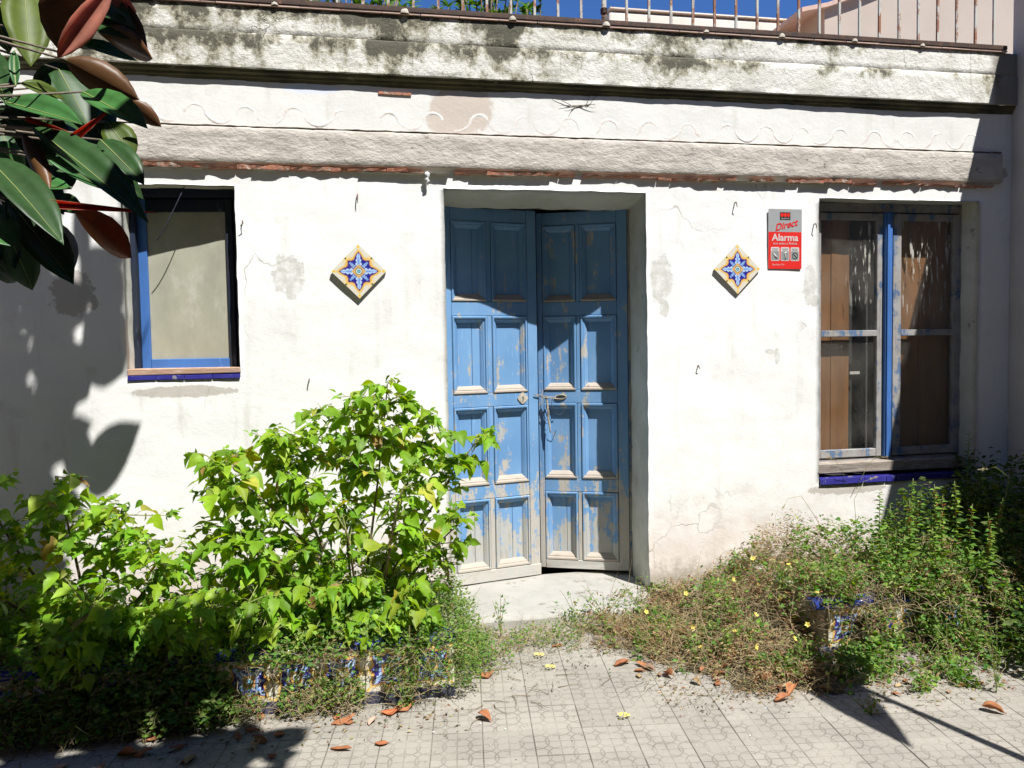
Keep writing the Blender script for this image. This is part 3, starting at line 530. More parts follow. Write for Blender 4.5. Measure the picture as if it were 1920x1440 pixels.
# ---------------------------------------------------------------- doors (local: u along leaf, -v outward, z up)
dfm = MB(); dfm.box(.456, .30, .0, .47, .36, 2.36); dfm.box(1.612, .29, .06, 1.627, .36, 2.36); dfm.box(.456, .30, 2.355, 1.627, .37, 2.40)
dfm.build('door_frame', M['blue_winw'], house)
ROWS = [(.147, .588), (.672, 1.152), (1.233, 1.704), (1.790, 2.270)]
def door_leaf(hx, hy, ang, sgn, cols, wid, z0, label):
    b = MB(); TH = .045
    def rect(u0, u1, za, zb, dy=0.):
        b.box(min(sgn*u0, sgn*u1), dy, za, max(sgn*u0, sgn*u1), TH, zb)
    zt = 2.352; g = .0012
    st_ = [(0.004, cols[0][0]), (cols[0][1], cols[1][0]), (cols[1][1], wid)]
    rect(st_[0][0], st_[0][1]-g, z0, zt); rect(st_[2][0]+g, st_[2][1], z0, zt)
    zr = [(z0+.002, ROWS[0][0]-0)] + [(ROWS[i][1], ROWS[i+1][0]) for i in range(3)] + [(ROWS[3][1], zt-.002)]
    for i, (a, c_) in enumerate(zr):
        if i == 0: continue
        rect(st_[0][1]+g*.2, st_[2][0]-g*.2, a, c_, .002)
    for (a, c_) in ROWS: rect(st_[1][0], st_[1][1], a+g, c_-g, .0035)
    leaf = b.build('door_leaf', M['blue'], house); leaf.location = (hx, hy, 0); leaf.rotation_euler = (0, 0, sgn*ang); bevel(leaf, .003)
    if label: leaf['label'] = label
    fb = MB(); fb.box(min(sgn*.0045, sgn*(st_[2][0])), -.002, z0-.004, max(sgn*.0045, sgn*(wid+.002)), TH-.004, ROWS[0][0], 0, .0025)
    if True:
        fb.v = [(v[0], v[1], v[2]) for v in fb.v]
    bevel(fb.build('bottom_rail', M['blue_foot'], leaf), .003)
    for r_, (za, zb) in enumerate(ROWS):
        for (ua, ub) in cols:
            xa, xb = sorted((sgn*ua, sgn*ub)); xa += g; xb -= g; a = za+g; c_ = zb-g
            # stepped moulding ring: face -> bead -> slope -> panel
            rings = [(0, .001), (.004, -.005), (.012, -.004), (.014, .006), (.018, .009), (.021, .008), (.036, .024), (.039, .031), (.044, .035)]
            low = .5 if r_ == 0 else 0
            parts = (('moulding', [0, 2, 3], M['blue' if r_ > 0 else 'blue_worn']), ('ledge_moulding', [1], M['blue_ledge']))
            for nm, sides, mat in parts:
                mb = MB(); 
                for sd_ in sides:
                    for (i0, d0), (i1, d1) in zip(rings, rings[1:]):
                        def cor(i_, d_):
                            return [(xa+i_, d_, c_-i_), (xb-i_, d_, c_-i_), (xb-i_, d_, a+i_*1.15), (xa+i_, d_, a+i_*1.15)]
                        A, B = cor(i0, d0), cor(i1, d1)
                        e = {0: (0,1), 2: (1,2), 1: (2,3), 3: (3,0)}[sd_]
                        mb.add([A[e[0]], A[e[1]], B[e[1]], B[e[0]]], [(0,1,2,3)] if True else [])
                o_ = mb.build(nm, mat, leaf)
            ins = .042
            pb = MB(); split = xa+ins+(xb-xa-2*ins)*random.uniform(.55,.75)
            if (sgn > 0 and (ua == cols[0][0] or r_ == 0)) or (sgn < 0 and r_ == 0 and random.random() < .5):
                pb.box(xa+ins, .032, a+ins, split-.0014, .04, c_-ins); pb.box(split+.0014, .0325, a+ins, xb-ins, .04, c_-ins)
                pb.box(split-.004, .038, a+ins, split+.004, .044, c_-ins)
            else: pb.box(xa+ins, .032, a+ins, xb-ins, .04, c_-ins)
            bevel(pb.build('panel', M['blue_worn' if r_ == 0 else 'blue'], leaf), .0012, 1)
    return leaf
LC = [(.047, .272), (.302, .537)]; RC = [(.069, .298), (.324, .536)]
lf = door_leaf(.470, .285, math.radians(12), 1, LC, .603, .078, 'left leaf, lower half flaking to bare wood, keyhole plate at its edge')
rl = door_leaf(1.610, .285, math.radians(22), -1, RC, .570, .095, 'right leaf, pushed further in, with oval hole in its middle rail')
# keyhole plate
kb = MB(); pts = []
for i in range(28):
    a = 2*math.pi*i/28; r_ = .031*(1+.10*math.cos(4*a)+.05*math.cos(8*a)); pts.append((r_*math.cos(a), r_*1.05*math.sin(a)))
kb.v = [(.498+x_, -.0045, 1.196+z_) for x_, z_ in pts] + [(.498+x_, .001, 1.196+z_) for x_, z_ in pts]
kb.f = [tuple(range(28))[::-1]] + [(i, (i+1)%28, 28+(i+1)%28, 28+i) for i in range(28)]; kb.mi = [0]*29; kb.smooth = [False]*29
kp = kb.build('keyhole_plate', M['mortar'], lf)
hb = MB(); hb.tube([(.498, -.0055, 1.201), (.498, -.001, 1.201)], .0055, 10); hb.box(.4955, -.0055, 1.178, .5005, -.001, 1.199); hb.build('keyhole', M['wire'], lf)
# oval hole with its raised worn rim
ob = MB(); U = -.428; Z = 1.191; n = 24
rg = [(.040,.0175,-.0005), (.037,.0155,-.006), (.031,.0115,-.006), (.028,.0095,.001)]
for (a_, c_, d) in rg:
    for i in range(n): t = 2*math.pi*i/n; ob.v.append((U+a_*math.cos(t), d, Z+c_*math.sin(t)+.003*math.cos(t)))
for r_ in range(3):
    for i in range(n): ob.f.append((r_*n+i, r_*n+(i+1)%n, (r_+1)*n+(i+1)%n, (r_+1)*n+i)); ob.mi.append(0); ob.smooth.append(True)
ob.build('hole_rim', M['twine'], rl)
hb = MB(); hb.v = [(U+.0305*math.cos(2*math.pi*i/n), -.0035, Z+.0110*math.sin(2*math.pi*i/n)+.003*math.cos(2*math.pi*i/n)) for i in range(n)]
hb.f = [tuple(range(n))]; hb.mi = [0]; hb.smooth = [False]; hb.build('finger_hole', M['wire'], rl)

# twine that ties the two leaves together (a thing of its own: it hangs on them)
tw = empty('door_tie', (1.06, .36, 1.19)); tag(tw, 'frayed twine tying the two blue door leaves together, loose end hanging', 'twine')
def rel(o, pts): return [Vector(p)-o.location for p in pts]
b = MB()
b.tube(rel(tw, [(1.035,.395,1.212),(1.06,.40,1.205),(1.10,.44,1.192),(1.16,.425,1.186),(1.215,.415,1.18)]), .0028, 5)
b.tube(rel(tw, [(1.03,.392,1.218),(1.07,.40,1.212),(1.105,.44,1.20),(1.17,.425,1.192)]), .0022, 5)
b.build('cord', M['twine'], tw)
b = MB(); p = Vector((1.115,.445,1.20)); pts = [p]
for i in range(9): pts.append(pts[-1]+Vector((random.uniform(-.004,.010), -.002, -.026)))
b.tube(rel(tw, pts), [.006,.007,.006,.007,.008,.007,.006,.006,.005,.003], 6); b.build('hanging_end', M['twine'], tw)
b = MB()
for k_ in range(5):
    q = Vector((1.083, .47, 1.18-k_*.035)); pts = [q]
    for i in range(7): pts.append(pts[-1]+Vector((random.uniform(-.018,.018), random.uniform(-.006,.004), random.uniform(-.030,.004))))
    b.tube(rel(tw, pts), .0016, 4)
b.build('tangled_wire', M['wire'], tw)
wr = MB(); pts = [Vector((1.19+.045*math.cos(a), .405-.012*abs(math.sin(a)), 1.155+.07*math.sin(a))) for a in np.linspace(2.6, 6.0, 12)]
wr.tube(rel(tw, pts), .0022, 5); wr.build('wire_loop', M['wire'], tw)

# ---------------------------------------------------------------- left window
def bez_(a, b, c, n=8):
    a, b, c = Vector(a), Vector(b), Vector(c); return [a*(1-t)**2+b*2*t*(1-t)+c*t*t for t in np.linspace(0, 1, n)]
lw = MB()
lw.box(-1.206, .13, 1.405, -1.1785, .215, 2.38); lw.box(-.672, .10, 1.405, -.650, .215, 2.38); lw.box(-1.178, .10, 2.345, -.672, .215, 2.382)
win = lw.build('window', M['shadewood'], house); win['label'] = 'small left window closed by an olive screen in a blue frame'; bevel(win, .003)
SA = math.radians(-6.5)
def sash(name, mat, bx, parent, px=-1.178, py=.205):
    b = MB()
    for q in bx: b.box(*q)
    o = b.build(name, mat, parent); o.location = (px, py, 0); o.rotation_euler = (0, 0, SA); return o
ss = sash('sash', M['blue_win'], [(.0,-.022,1.425,.046,.014,2.34), (.0475,-.021,1.425,.4605,.013,1.480)], win); bevel(ss, .003)
bevel(sash('sash_frame', M['shadewood'], [(.462,-.022,1.425,.500,.014,2.34), (.0475,-.021,2.27,.4605,.013,2.338)], win), .003)  # top and right of the blue sash, shade painted in
b = MB(); b.box(.0, -.018, 2.06, .012, -.010, 2.12); 
sc_ = sash('screen_panel', M['cloth'], [(.044,-.006,1.478,.466,.004,2.292)], win)
b = MB(); b.tube(bez_((-.90,.03,2.38),(-.98,.02,2.20),(-1.05,.05,2.10)), .0028, 5); b.build('dangling_wire', M['wire'], win)
b = MB(); b.box(-1.203, -.006, 1.399, -.649, .20, 1.430, 0, .004); bevel(b.build('wooden_sill', M['rawwood'], win), .004)
for i in range(4):
    a = -1.205+.139*i; t_ = MB(); t_.box(a+.001, -.012, 1.374, a+.138, .06, 1.3965, 0, .001); bevel(t_.build('sill_tile', M['blueglaze'], win), .002)

# ---------------------------------------------------------------- right window
rw = MB()
rw.box(2.74, .135, .76, 2.800, .20, 2.38); rw.box(3.806, .11, .76, 3.828, .20, 2.38); rw.box(2.8005, .125, 2.325, 3.8055, .20, 2.383); rw.box(2.8005, .12, .705, 3.8055, .20, .765)
w2 = rw.build('window', M['blue_winw'], house); w2['label'] = 'tall right window, two casements, brown shutters behind dusty panes'; bevel(w2, .003)
b = MB(); b.box(3.2515, .088, .772, 3.300, .135, 2.322); b.box(3.258, .078, .772, 3.276, .0875, 2.322); bevel(b.build('mullion', M['blue_win'], w2), .003)
def casement(x0, x1, mat, fr):
    b = MB(); y0, y1 = .110, .145; l, r_ = fr
    b.box(x0, y0, .775, x0+l, y1, 2.318); b.box(x1-r_, y0, .775, x1, y1, 2.318)
    b.box(x0+l+.0006, y0+.001, 2.275, x1-r_-.0006, y1, 2.317); b.box(x0+l+.0006, y0+.001, .776, x1-r_-.0006, y1, .825); b.box(x0+l+.0006, y0-.003, 1.543, x1-r_-.0006, y1, 1.582)
    c = bevel(b.build('casement', mat, w2), .003)
    for (a, d) in ((.820, 1.548), (1.577, 2.280)):
        p = MB(); p.box(x0+l-.006, .128, a, x1-r_+.006, .132, d); p.build('pane', M['glass'], w2)
casement(2.802, 3.250, M['blue_winw'], (.014, .042)); casement(3.322, 3.804, M['blue_winw'], (.058, .042))
for (a, c_) in ((2.79, 2.925), (2.927, 3.055), (3.30, 3.56), (3.562, 3.80)):
    b = MB(); b.box(a, .176, .79, c_, .196, 2.31, 0, .002); bevel(b.build('shutter_board', M['brown'], w2), .003)
b = MB(); b.box(3.056, .26, .77, 3.30, .27, 2.31); b.build('shutter_gap', M['dark'], w2)
b = MB(); b.box(3.08, .20, 1.30, 3.15, .206, 1.318); b.build('paper_scrap', M['sign_silver'], w2)
b = MB(); b.box(2.737, .03, .690, 3.80, .13, .752, 0, .004); bevel(b.build('wooden_sill', M['greywood'], w2), .005)
for i in range(7):
    a = 2.737+.152*i; t_ = MB(); dz_ = .03*min(i, 1)*0; t_.box(a+.001, -.014, .632, a+.151, .10, .668, 0, .0015); bevel(t_.build('sill_tile', M['blueglaze'], w2), .002)

# ---------------------------------------------------------------- nails, hooks, roots
for (a, z_, dx, dz) in ((-.015,2.349,.0,-.05), (-.612,2.199,.012,-.03), (2.181,2.346,-.004,-.03), (2.699,2.227,-.004,-.03), (1.94,1.386,-.006,-.02), (-.295,1.36,0,-.02)):
    b = MB(); b.tube([(a, .01, z_), (a, -.015, z_), (a+dx*.5, -.024, z_+dz*.4), (a-dx, -.020, z_+dz)], [.003,.0035,.003,.0018], 6); b.build('nail', M['iron'], house)
b = MB(); 
for k_ in range(8):
    a = random.uniform(-1.2, 3.9) if k_ < 4 else random.uniform(0,6.28); q = Vector((1.225+random.uniform(-.05,.06), -.006, 2.872)); pts = [q]
    for i in range(5): q = q+Vector((math.cos(a)*.022+random.uniform(-.006,.006), random.uniform(-.003,.002), math.sin(a)*.018)); pts.append(q)
    b.tube(pts, [.0022,.002,.0016,.0013,.001,.0006], 4)
b.build('dead_root', M['bark'], house)
b = MB(); b.tube([(.365+random.uniform(-.012,.012), -.02-random.random()*.01, 2.47-.011*i) for i in range(7)], [.012,.016,.01,.013,.009,.006,.003], 5)
b.build('plaster_drip', M['white'], house)
# ---------------------------------------------------------------- roof railing
rail = empty('roof_railing', (1.4, -.02, 3.31)); tag(rail, 'rusty iron balustrade of thin upright bars on top of the parapet', 'railing')
def addto(b, name, mat, root):
    L_ = root.location; b.v = [(v[0]-L_.x, v[1]-L_.y, v[2]-L_.z) for v in b.v]; return b.build(name, mat, root)
b = MB(); b.box(-3.5, -.054, 3.3125, 3.985, -.004, 3.336, 0, .001); addto(b, 'bottom_rail', M['steel'], rail)
b = MB(); b.box(-3.5, -.036, 4.20, 3.985, -.004, 4.215); addto(b, 'top_rail', M['steel'], rail)
barmesh = {}
x = 3.918; k_ = 0
while x > -1.6:
    post = abs(x-1.404) < .05
    L_ = rail.location; b = MB(); w = .011 if post else .0065; lean = random.uniform(-.004,.004)
    b.box(x-w, -.02-w, 3.334, x+w, -.02+w, 4.20)
    b.v = [(v[0]+(lean if v[2] > 4 else 0), v[1], v[2]) for v in b.v]
    o = addto(b, 'bar', M['bar'], rail)
    if post:
        o['label'] = 'thicker post with a wire collar near its foot'
        c_ = MB(); 
        for q in range(4): c_.tube([(x+.017*math.cos(t)-0, -.02+.017*math.sin(t), 3.385+q*.008) for t in np.linspace(0, 6.28, 10)], .004, 5)
        addto(c_, 'collar', M['steel'], rail)
        c_ = MB(); c_.tube([(x, -.036, 3.29), (x, -.036, 3.36)], .012, 8); addto(c_, 'foot', M['steel'], rail)
    x -= .13373
for x in (-1.0,-.41,-.35+.03, .258, .845, 1.40-.02, 1.98, 2.455, 2.93, 3.39):
    if abs(x+.35-.03) < .02: continue
    b = MB(); R_ = random.uniform(.020,.028)
    for i in range(6):
        for j in range(8):
            a, e = 2*math.pi*j/8, math.pi/2*i/5
            b.v.append((x+R_*math.cos(a)*math.cos(e), -.045+R_*.7*math.sin(a)*math.cos(e), 3.303+R_*1.1*math.sin(e)+random.uniform(-.002,.002)))
    for i in range(5):
        for j in range(8): b.f.append((i*8+j, i*8+(j+1)%8, (i+1)*8+(j+1)%8, (i+1)*8+j)); b.mi.append(0); b.smooth.append(True)
    addto(b, 'mortar_foot', M['mortar'], rail)

# ---------------------------------------------------------------- return wall and what stands beyond the roof
rwall = MB()
n = 16
rwall.box(4.074, -3.2, -.05, 4.35, .0, 3.775)
o = rwall.build('side_wall', M['lilac']); tag(o, 'tall grey rendered wall at the far right, closing the yard beside the house', 'wall'); bevel(o, .006)
M['ochre'] = simple('dark_ochre_render', (.22,.17,.11), (.17,.13,.085), 2)
# unseen house and walls added, kept dark, to cut sky light and bounce
yh = empty('sky_blocker_house', (0,-8.5,0)); tag(yh, 'unseen plain house behind the viewer, added to block sky light', 'house')
b = MB(); b.box(-9, -9.2, -.05, 9, -8.5, 10.2); addto(b, 'wall', M['ochre'], yh)
b = MB(); b.box(-9.1, -9.4, 10.201, 9.1, -8.35, 10.32); addto(b, 'eaves', M['clay'], yh)
for q in (-5,-1.5,2,5.5):
    b = MB(); b.box(q, -8.52, 4.4, q+1, -8.46, 5.9); addto(b, 'window', M['greywood'], yh); b = MB(); b.box(q, -8.52, 1, q+1, -8.46, 2.6); addto(b, 'window', M['greywood'], yh)
b = MB(); b.box(-5.3, -8.4, -.05, -5.0, -.3, 6.5); o = b.build('sky_blocker_wall', M['ochre']); tag(o, 'unseen high wall on the left, added to block sky light', 'wall')
b = MB(); b.box(4.4, -8.4, -.05, 4.7, -3.25, 5.2); o = b.build('sky_blocker_wall', M['ochre']); tag(o, 'unseen wall behind the viewer on the right, added to block sky light', 'wall')
nb = empty('neighbour_house', (5.2, 2.5, 3.3)); tag(nb, 'beige gable wall behind the right end of the roof railing', 'house')
b = MB(); P_ = [(4.37,2.5,3.28),(9.5,2.5,3.28),(9.5,2.5,6.2),(5.6,2.5,5.15),(5.05,2.5,4.93),(4.70,2.5,4.78),(4.37,2.5,4.66)]
m = len(P_); b.v = P_+[(x, 3.1, z) for x, y, z in P_]; b.f = [tuple(range(m)), tuple(range(m, 2*m))[::-1]]+[(i, m+i, m+(i+1)%m, (i+1)%m) for i in range(m)]; b.mi = [0]*(m+2); b.smooth = [False]*(m+2)
addto(b, 'wall', M['beige'], nb)
b = MB()
for (x0,z0),(x1,z1) in zip([(4.10,4.60),(4.37,4.665),(4.70,4.785),(5.05,4.935),(5.6,5.155)], [(4.37,4.665),(4.70,4.785),(5.05,4.935),(5.6,5.155),(9.5,6.205)]):
    b.add([(x0,2.44,z0-.005),(x1,2.44,z1-.005),(x1,3.1,z1-.005),(x0,3.1,z0-.005),(x0,2.44,z0+.035),(x1,2.44,z1+.035),(x1,3.1,z1+.035),(x0,3.1,z0+.035)], [(0,3,2,1),(4,5,6,7),(0,1,5,4),(1,2,6,5),(2,3,7,6),(3,0,4,7)])
addto(b, 'verge_tiles', M['clay'], nb)
b = MB(); b.box(2.41, 3.0, 3.28, 4.64, 3.25, 4.74, 0, .012); o = b.build('terrace_wall', M['white_far']); tag(o, 'low cream parapet wall with ochre stains behind the railing', 'wall'); bevel(o, .02)
b = MB(); b.box(2.41, 2.995, 4.753, 4.64, 3.25, 4.768, 0, .003); b.build('coping', M['white_far'], o)
b = MB(); b.box(-2.2, 4, 3.28, -.80, 5, 5.03); o = b.build('chimney_block', M['white_far']); tag(o, 'pale block just showing above the parapet at top left', 'building')
b = MB(); b.box(-2.25, 3.95, 5.031, -.76, 5.05, 5.08); b.build('coping', M['clay'], o)

# ---------------------------------------------------------------- azulejo tiles
def azul(u, v):
    """painted tile pattern, u v in -1..1 (numpy), corners hold the big fronds"""
    r = np.hypot(u, v); th = np.arctan2(v, u)
    a = np.abs(((th-math.pi/4+math.pi/4) % (math.pi/2)) - math.pi/4)      # 0 at the diagonals ... pi/4 at mid-edges
    a = np.abs(a); dg = a
    c = np.zeros(u.shape+(3,)); c[:] = (.66,.63,.53)
    def put(mask, col): c[mask] = col
    R = .64+.36*np.clip(1-dg/.36, 0, 1)**1.1 + .13*np.clip(1-(math.pi/4-dg)/.20, 0, 1)
    put(r < R+.17, (.62,.50,.20)); put(r < R+.155, (.70,.42,.08)); put(np.abs(r-R-.10) < .018, (.72,.58,.24)); put(r < R+.05, (.66,.27,.06))
    put(r < R+.012, (.05,.02,.10)); put(r < R-.01, (.022,.022,.26))
    # corner fleurs
    d = r*np.cos(dg); e = r*np.sin(dg)
    fl = (np.abs(e) < .075*np.sin(np.clip((d-1.15)/.24, 0, 1)*math.pi)**.7) & (d > 1.15) & (d < 1.39); put(fl, (.82,.58,.14))
    put((np.hypot(d-1.26, e) < .03), (.60,.30,.05))
    md = math.pi/4-dg; dm = r*np.cos(md); em = r*np.sin(md)
    put(np.hypot(dm-.95, em) < .05, (.05,.07,.015))
    sc = (np.abs(np.hypot(dm-.90, em-.13)-.07) < .018) & (r > R+.1); put(sc, (.80,.55,.15))
    # fronds
    lob = .045+.125*np.abs(np.sin((d-.28)*math.pi/.20))**.6*np.clip((.98-d)/.5, .18, 1)
    fr = (d > .28) & (d < .92) & (e < lob); put(fr, (.26,.42,.72))
    put(fr & (e > lob*.55), (.52,.66,.82)); put(fr & (e < .018) & (d < .62), (.05,.18,.55))
    lob2 = .03+.07*np.abs(np.sin((dm-.26)*math.pi/.15))**.6*np.clip((.72-dm)/.4, .2, 1)
    f2 = (dm > .30) & (dm < .66) & (em < lob2); put(f2, (.32,.48,.74)); put(f2 & (em < .015), (.10,.25,.6))
    q = np.maximum(np.abs(u), np.abs(v)); put(q < .265, (.70,.44,.16)); put((q < .22) & (q > .19), (.45,.22,.06))
    put(r < .18, (.03,.05,.03)); put(r < .145, (.72,.78,.70)); put(r < .10, (.05,.20,.30)); put(r < .05, (.20,.50,.60))
    return c
def tile_mesh(name, size, thick, n=64):
    g = np.linspace(-1, 1, n+1); U, V = np.meshgrid(g, g, indexing='ij')
    vs = [(a*size/2, -thick, c_*size/2) for a, c_ in zip(U.ravel(), V.ravel())]
    fs = [(i*(n+1)+j, (i+1)*(n+1)+j, (i+1)*(n+1)+j+1, i*(n+1)+j+1) for i in range(n) for j in range(n)]
    k = len(vs); h = size/2
    vs += [(-h,-thick,-h),(h,-thick,-h),(h,-thick,h),(-h,-thick,h),(-h,0,-h),(h,0,-h),(h,0,h),(-h,0,h)]
    fs += [(k,k+4,k+5,k+1),(k+1,k+5,k+6,k+2),(k+2,k+6,k+7,k+3),(k+3,k+7,k+4,k)]
    me = bpy.data.meshes.new(name); me.from_pydata(vs, [], fs); me.update()
    gc = (g[:-1]+g[1:])/2; UC, VC = np.meshgrid(gc, gc, indexing='ij')
    # average 3x3 samples per cell for soft edges
    acc = 0; st_ = (g[1]-g[0])/3
    for a in (-1,0,1):
        for c_ in (-1,0,1): acc = acc+azul(UC+a*st_, VC+c_*st_)
    col = (acc/9).reshape(-1, 3)
    ca_ = me.color_attributes.new('print', 'FLOAT_COLOR', 'CORNER')
    full = np.ones((len(me.loops), 4)); full[:, :3] = (.45,.38,.28)
    full[:n*n*4, :3] = np.repeat(col, 4, axis=0)
    ca_.data.foreach_set('color', full.ravel()); me.materials.append(M['azulejo'])
    return me
dm = tile_mesh('wall_tile', .207, .016, 76)
for (x, z, lab) in ((-.018, 1.936, 'blue and gold painted tile hung as a diamond between the small window and the doors'), (2.187, 1.952, 'blue and gold painted diamond tile between the doors and the red alarm sign')):
    o = bpy.data.objects.new('decorative_tile', dm); COL.objects.link(o); o.location = (x, -.004, z); o.rotation_euler = (0, math.pi/4+random.uniform(-.01,.01), 0)
    o.scale = (1.0, 1, 1.0) ; tag(o, lab, 'tile', 'painted diamond tiles on the house wall')

# ---------------------------------------------------------------- planters
def planter(name, x0, x1, label):
    root = empty(name, (x0, -1.0, 0)); tag(root, label, 'planter', 'tiled planters along the wall')
    L_ = root.location
    b = MB(); b.box(x0, -.985, -.03, x1, -.90, .245); b.box(x1-.085, -.90, -.03, x1, -.05, .245); b.box(x0, -.9, -.03, x0+.08, -.05, .245); addto(b, 'kerb_wall', M['mortar'], root)
    b = MB(); b.box(x0+.08, -.90, -.03, x1-.085, .02, .19); addto(b, 'earth', M['soil'], root)
    return root
pmesh = tile_mesh('tile', .1865, .012, 50)
def tiles_on(root, x0, x1, skip=()):
    x = x1-.096; i = 0
    while x > x0:
        o = bpy.data.objects.new('tile', pmesh); COL.objects.link(o); o.parent = root
        o.location = (x-root.location.x, .013+random.uniform(-.0025,.0015), (.1445)-root.location.z); o.rotation_euler = (random.uniform(-.008,.008), random.choice((0,1,2,3))*math.pi/2+random.uniform(-.006,.006), random.uniform(-.012,.012))
        x -= .190; i += 1
    x = x1
    while x > x0:
        b = MB(); l = .15; b.box(x-l+.003, -1.004, .0, x, -.984, .050, 0, .0015); bevel(addto(b, 'plinth_tile', M['plinth'], root), .002); x -= l
    x = x1+.004
    while x > x0:
        l = .152; b = MB(); pts = []
        prof = [(-.984,.236),(-1.006,.238),(-1.012,.250),(-1.008,.264),(-.995,.273),(-.97,.276),(-.92,.274)]
        for q, xx in enumerate((x-l+.003, x)):
            b.v += [(xx, y, z) for y, z in prof]
        mm = len(prof)
        for q in range(mm-1): b.f.append((q, mm+q, mm+q+1, q+1)); b.mi.append(0); b.smooth.append(True)
        b.f += [tuple(range(mm))[::-1], tuple(mm+q for q in range(mm))]; b.mi += [0,0]; b.smooth += [False]*2
        addto(b, 'coping_tile', M['blueglaze2'], root); x -= l
pl = planter('tiled_planter', -2.4, .352, 'long low planter left of the doorstep faced with blue and gold tiles')
tiles_on(pl, -2.2, .35)
pr = planter('tiled_planter', 2.14, 4.08, 'low tiled planter under the tall window, almost buried in weeds'); tiles_on(pr, 2.2, 4.05)

# ---------------------------------------------------------------- alarm sign
sg = empty('alarm_sign', (2.5, -.009, 2.133)); tag(sg, 'silver and red alarm warning sign with three red dots, left of the tall window', 'sign')
sg.rotation_euler = (0, math.radians(.3), 0)
SW, SH = .219, .358
def srect(x0, z0, x1, z1, y, mat, name, r=0):
    b = MB()
    if r:
        pts = []
        for cx_, cz_, a0 in ((x1-r, z1-r, 0), (x0+r, z1-r, 90), (x0+r, z0+r, 180), (x1-r, z0+r, 270)):
            for q in range(4): a = math.radians(a0+q*30); pts.append((cx_+r*math.cos(a), cz_+r*math.sin(a)))
    else: pts = [(x1,z1),(x0,z1),(x0,z0),(x1,z0)]
    m_ = len(pts); b.v = [(p[0], y, p[1]) for p in pts]+[(p[0], y+.0012, p[1]) for p in pts]
    b.f = [tuple(range(m_)), tuple(range(m_, 2*m_))[::-1]]+[(i, m_+i, m_+(i+1)%m_, (i+1)%m_) for i in range(m_)]; b.mi = [0]*(m_+2); b.smooth = [False]*(m_+2)
    return b.build(name, mat, sg)
base = srect(-SW/2, -SH/2, SW/2, SH/2, .0, M['sign_grey'], 'plate', .006)
srect(-SW/2+.001, -SH/2+.001, SW/2-.001, .043, -.0006, M['sign_red'], 'red_panel', .005)
srect(-.034, .115, .034, .160, -.0010, M['sign_black'], 'logo_box')
for q in (-1,0,1):
    b = MB(); b.v = [(q*.0215+.0105*math.cos(t), -.0015, .144+.0125*math.sin(t)) for t in np.linspace(0, 2*math.pi, 17)[:-1]]; b.f = [tuple(range(16))]; b.mi = [0]; b.smooth = [False]
    b.build('red_dot', M['sign_red'], sg)
def text(s_, x, z, size, mat, shear=0, rot=0, sx=1, name='lettering', off=0):
    cu = bpy.data.curves.new(name, 'FONT'); cu.body = s_; cu.size = size; cu.align_x = 'CENTER'; cu.align_y = 'CENTER'; cu.shear = shear; cu.extrude = 0; cu.offset = off
    t_ = bpy.data.objects.new(name, cu); COL.objects.link(t_); bpy.context.view_layer.update()
    me = bpy.data.meshes.new_from_object(t_.evaluated_get(bpy.context.evaluated_depsgraph_get())); bpy.data.objects.remove(t_)
    o = link(name, me, mat, sg); me.materials.clear(); me.materials.append(mat)
    o.rotation_euler = (math.pi/2, -rot, 0); o.scale = (sx, 1, 1); o.location = (x, -.0016, z); return o
text('SECURITAS', 0, .122, .011, M['sign_silver'], name='logo_lettering')
text('Direct', .003, .082, .056, M['sign_red'], .45, math.radians(14), 1.02, off=.0012)
text('Alarma', 0, .008, .058, M['sign_silver'], sx=1.02, off=.0012)
text('con aviso a Policía', 0, -.026, .020, M['sign_silver'], sx=1.08)
text('Tipo Pack CTV', -.045, -.153, .013, M['sign_silver'])
for q, (c1) in enumerate((-.0645, 0, .0645)):
    srect(c1-.028, -.130, c1+.028, -.048, -.0012, M['sign_silver'], 'picture_frame', .007)
    srect(c1-.024, -.124, c1+.024, -.072, -.0020, M['sign_pic'], 'picture', .004)
    srect(c1-.020, -.060, c1+.020, -.056, -.0020, M['sign_pic'], 'caption_line'); srect(c1-.018, -.067, c1+.018, -.0645, -.0020, M['sign_pic'], 'caption_line')
    b = MB()
    if q == 2: b.tube([(c1+.018*math.cos(t), -.0022, -.099+.018*math.sin(t)) for t in np.linspace(0, 6.28, 16)], .0018, 4); b.tube([(c1-.012, -.0024, -.087), (c1+.012, -.0024, -.111)], .0022, 4)
    elif q == 1: b.tube([(c1, -.0022, -.120), (c1+.002, -.0022, -.10), (c1-.004, -.0022, -.085), (c1+.010, -.0022, -.078)], .004, 5)
    else: b.tube([(c1-.014, -.0022, -.082), (c1+.002, -.0022, -.104), (c1+.014, -.0022, -.112)], [.002,.006,.003], 5)
    b.build('pictogram', M['sign_black' if q == 2 else 'sign_silver'], sg)
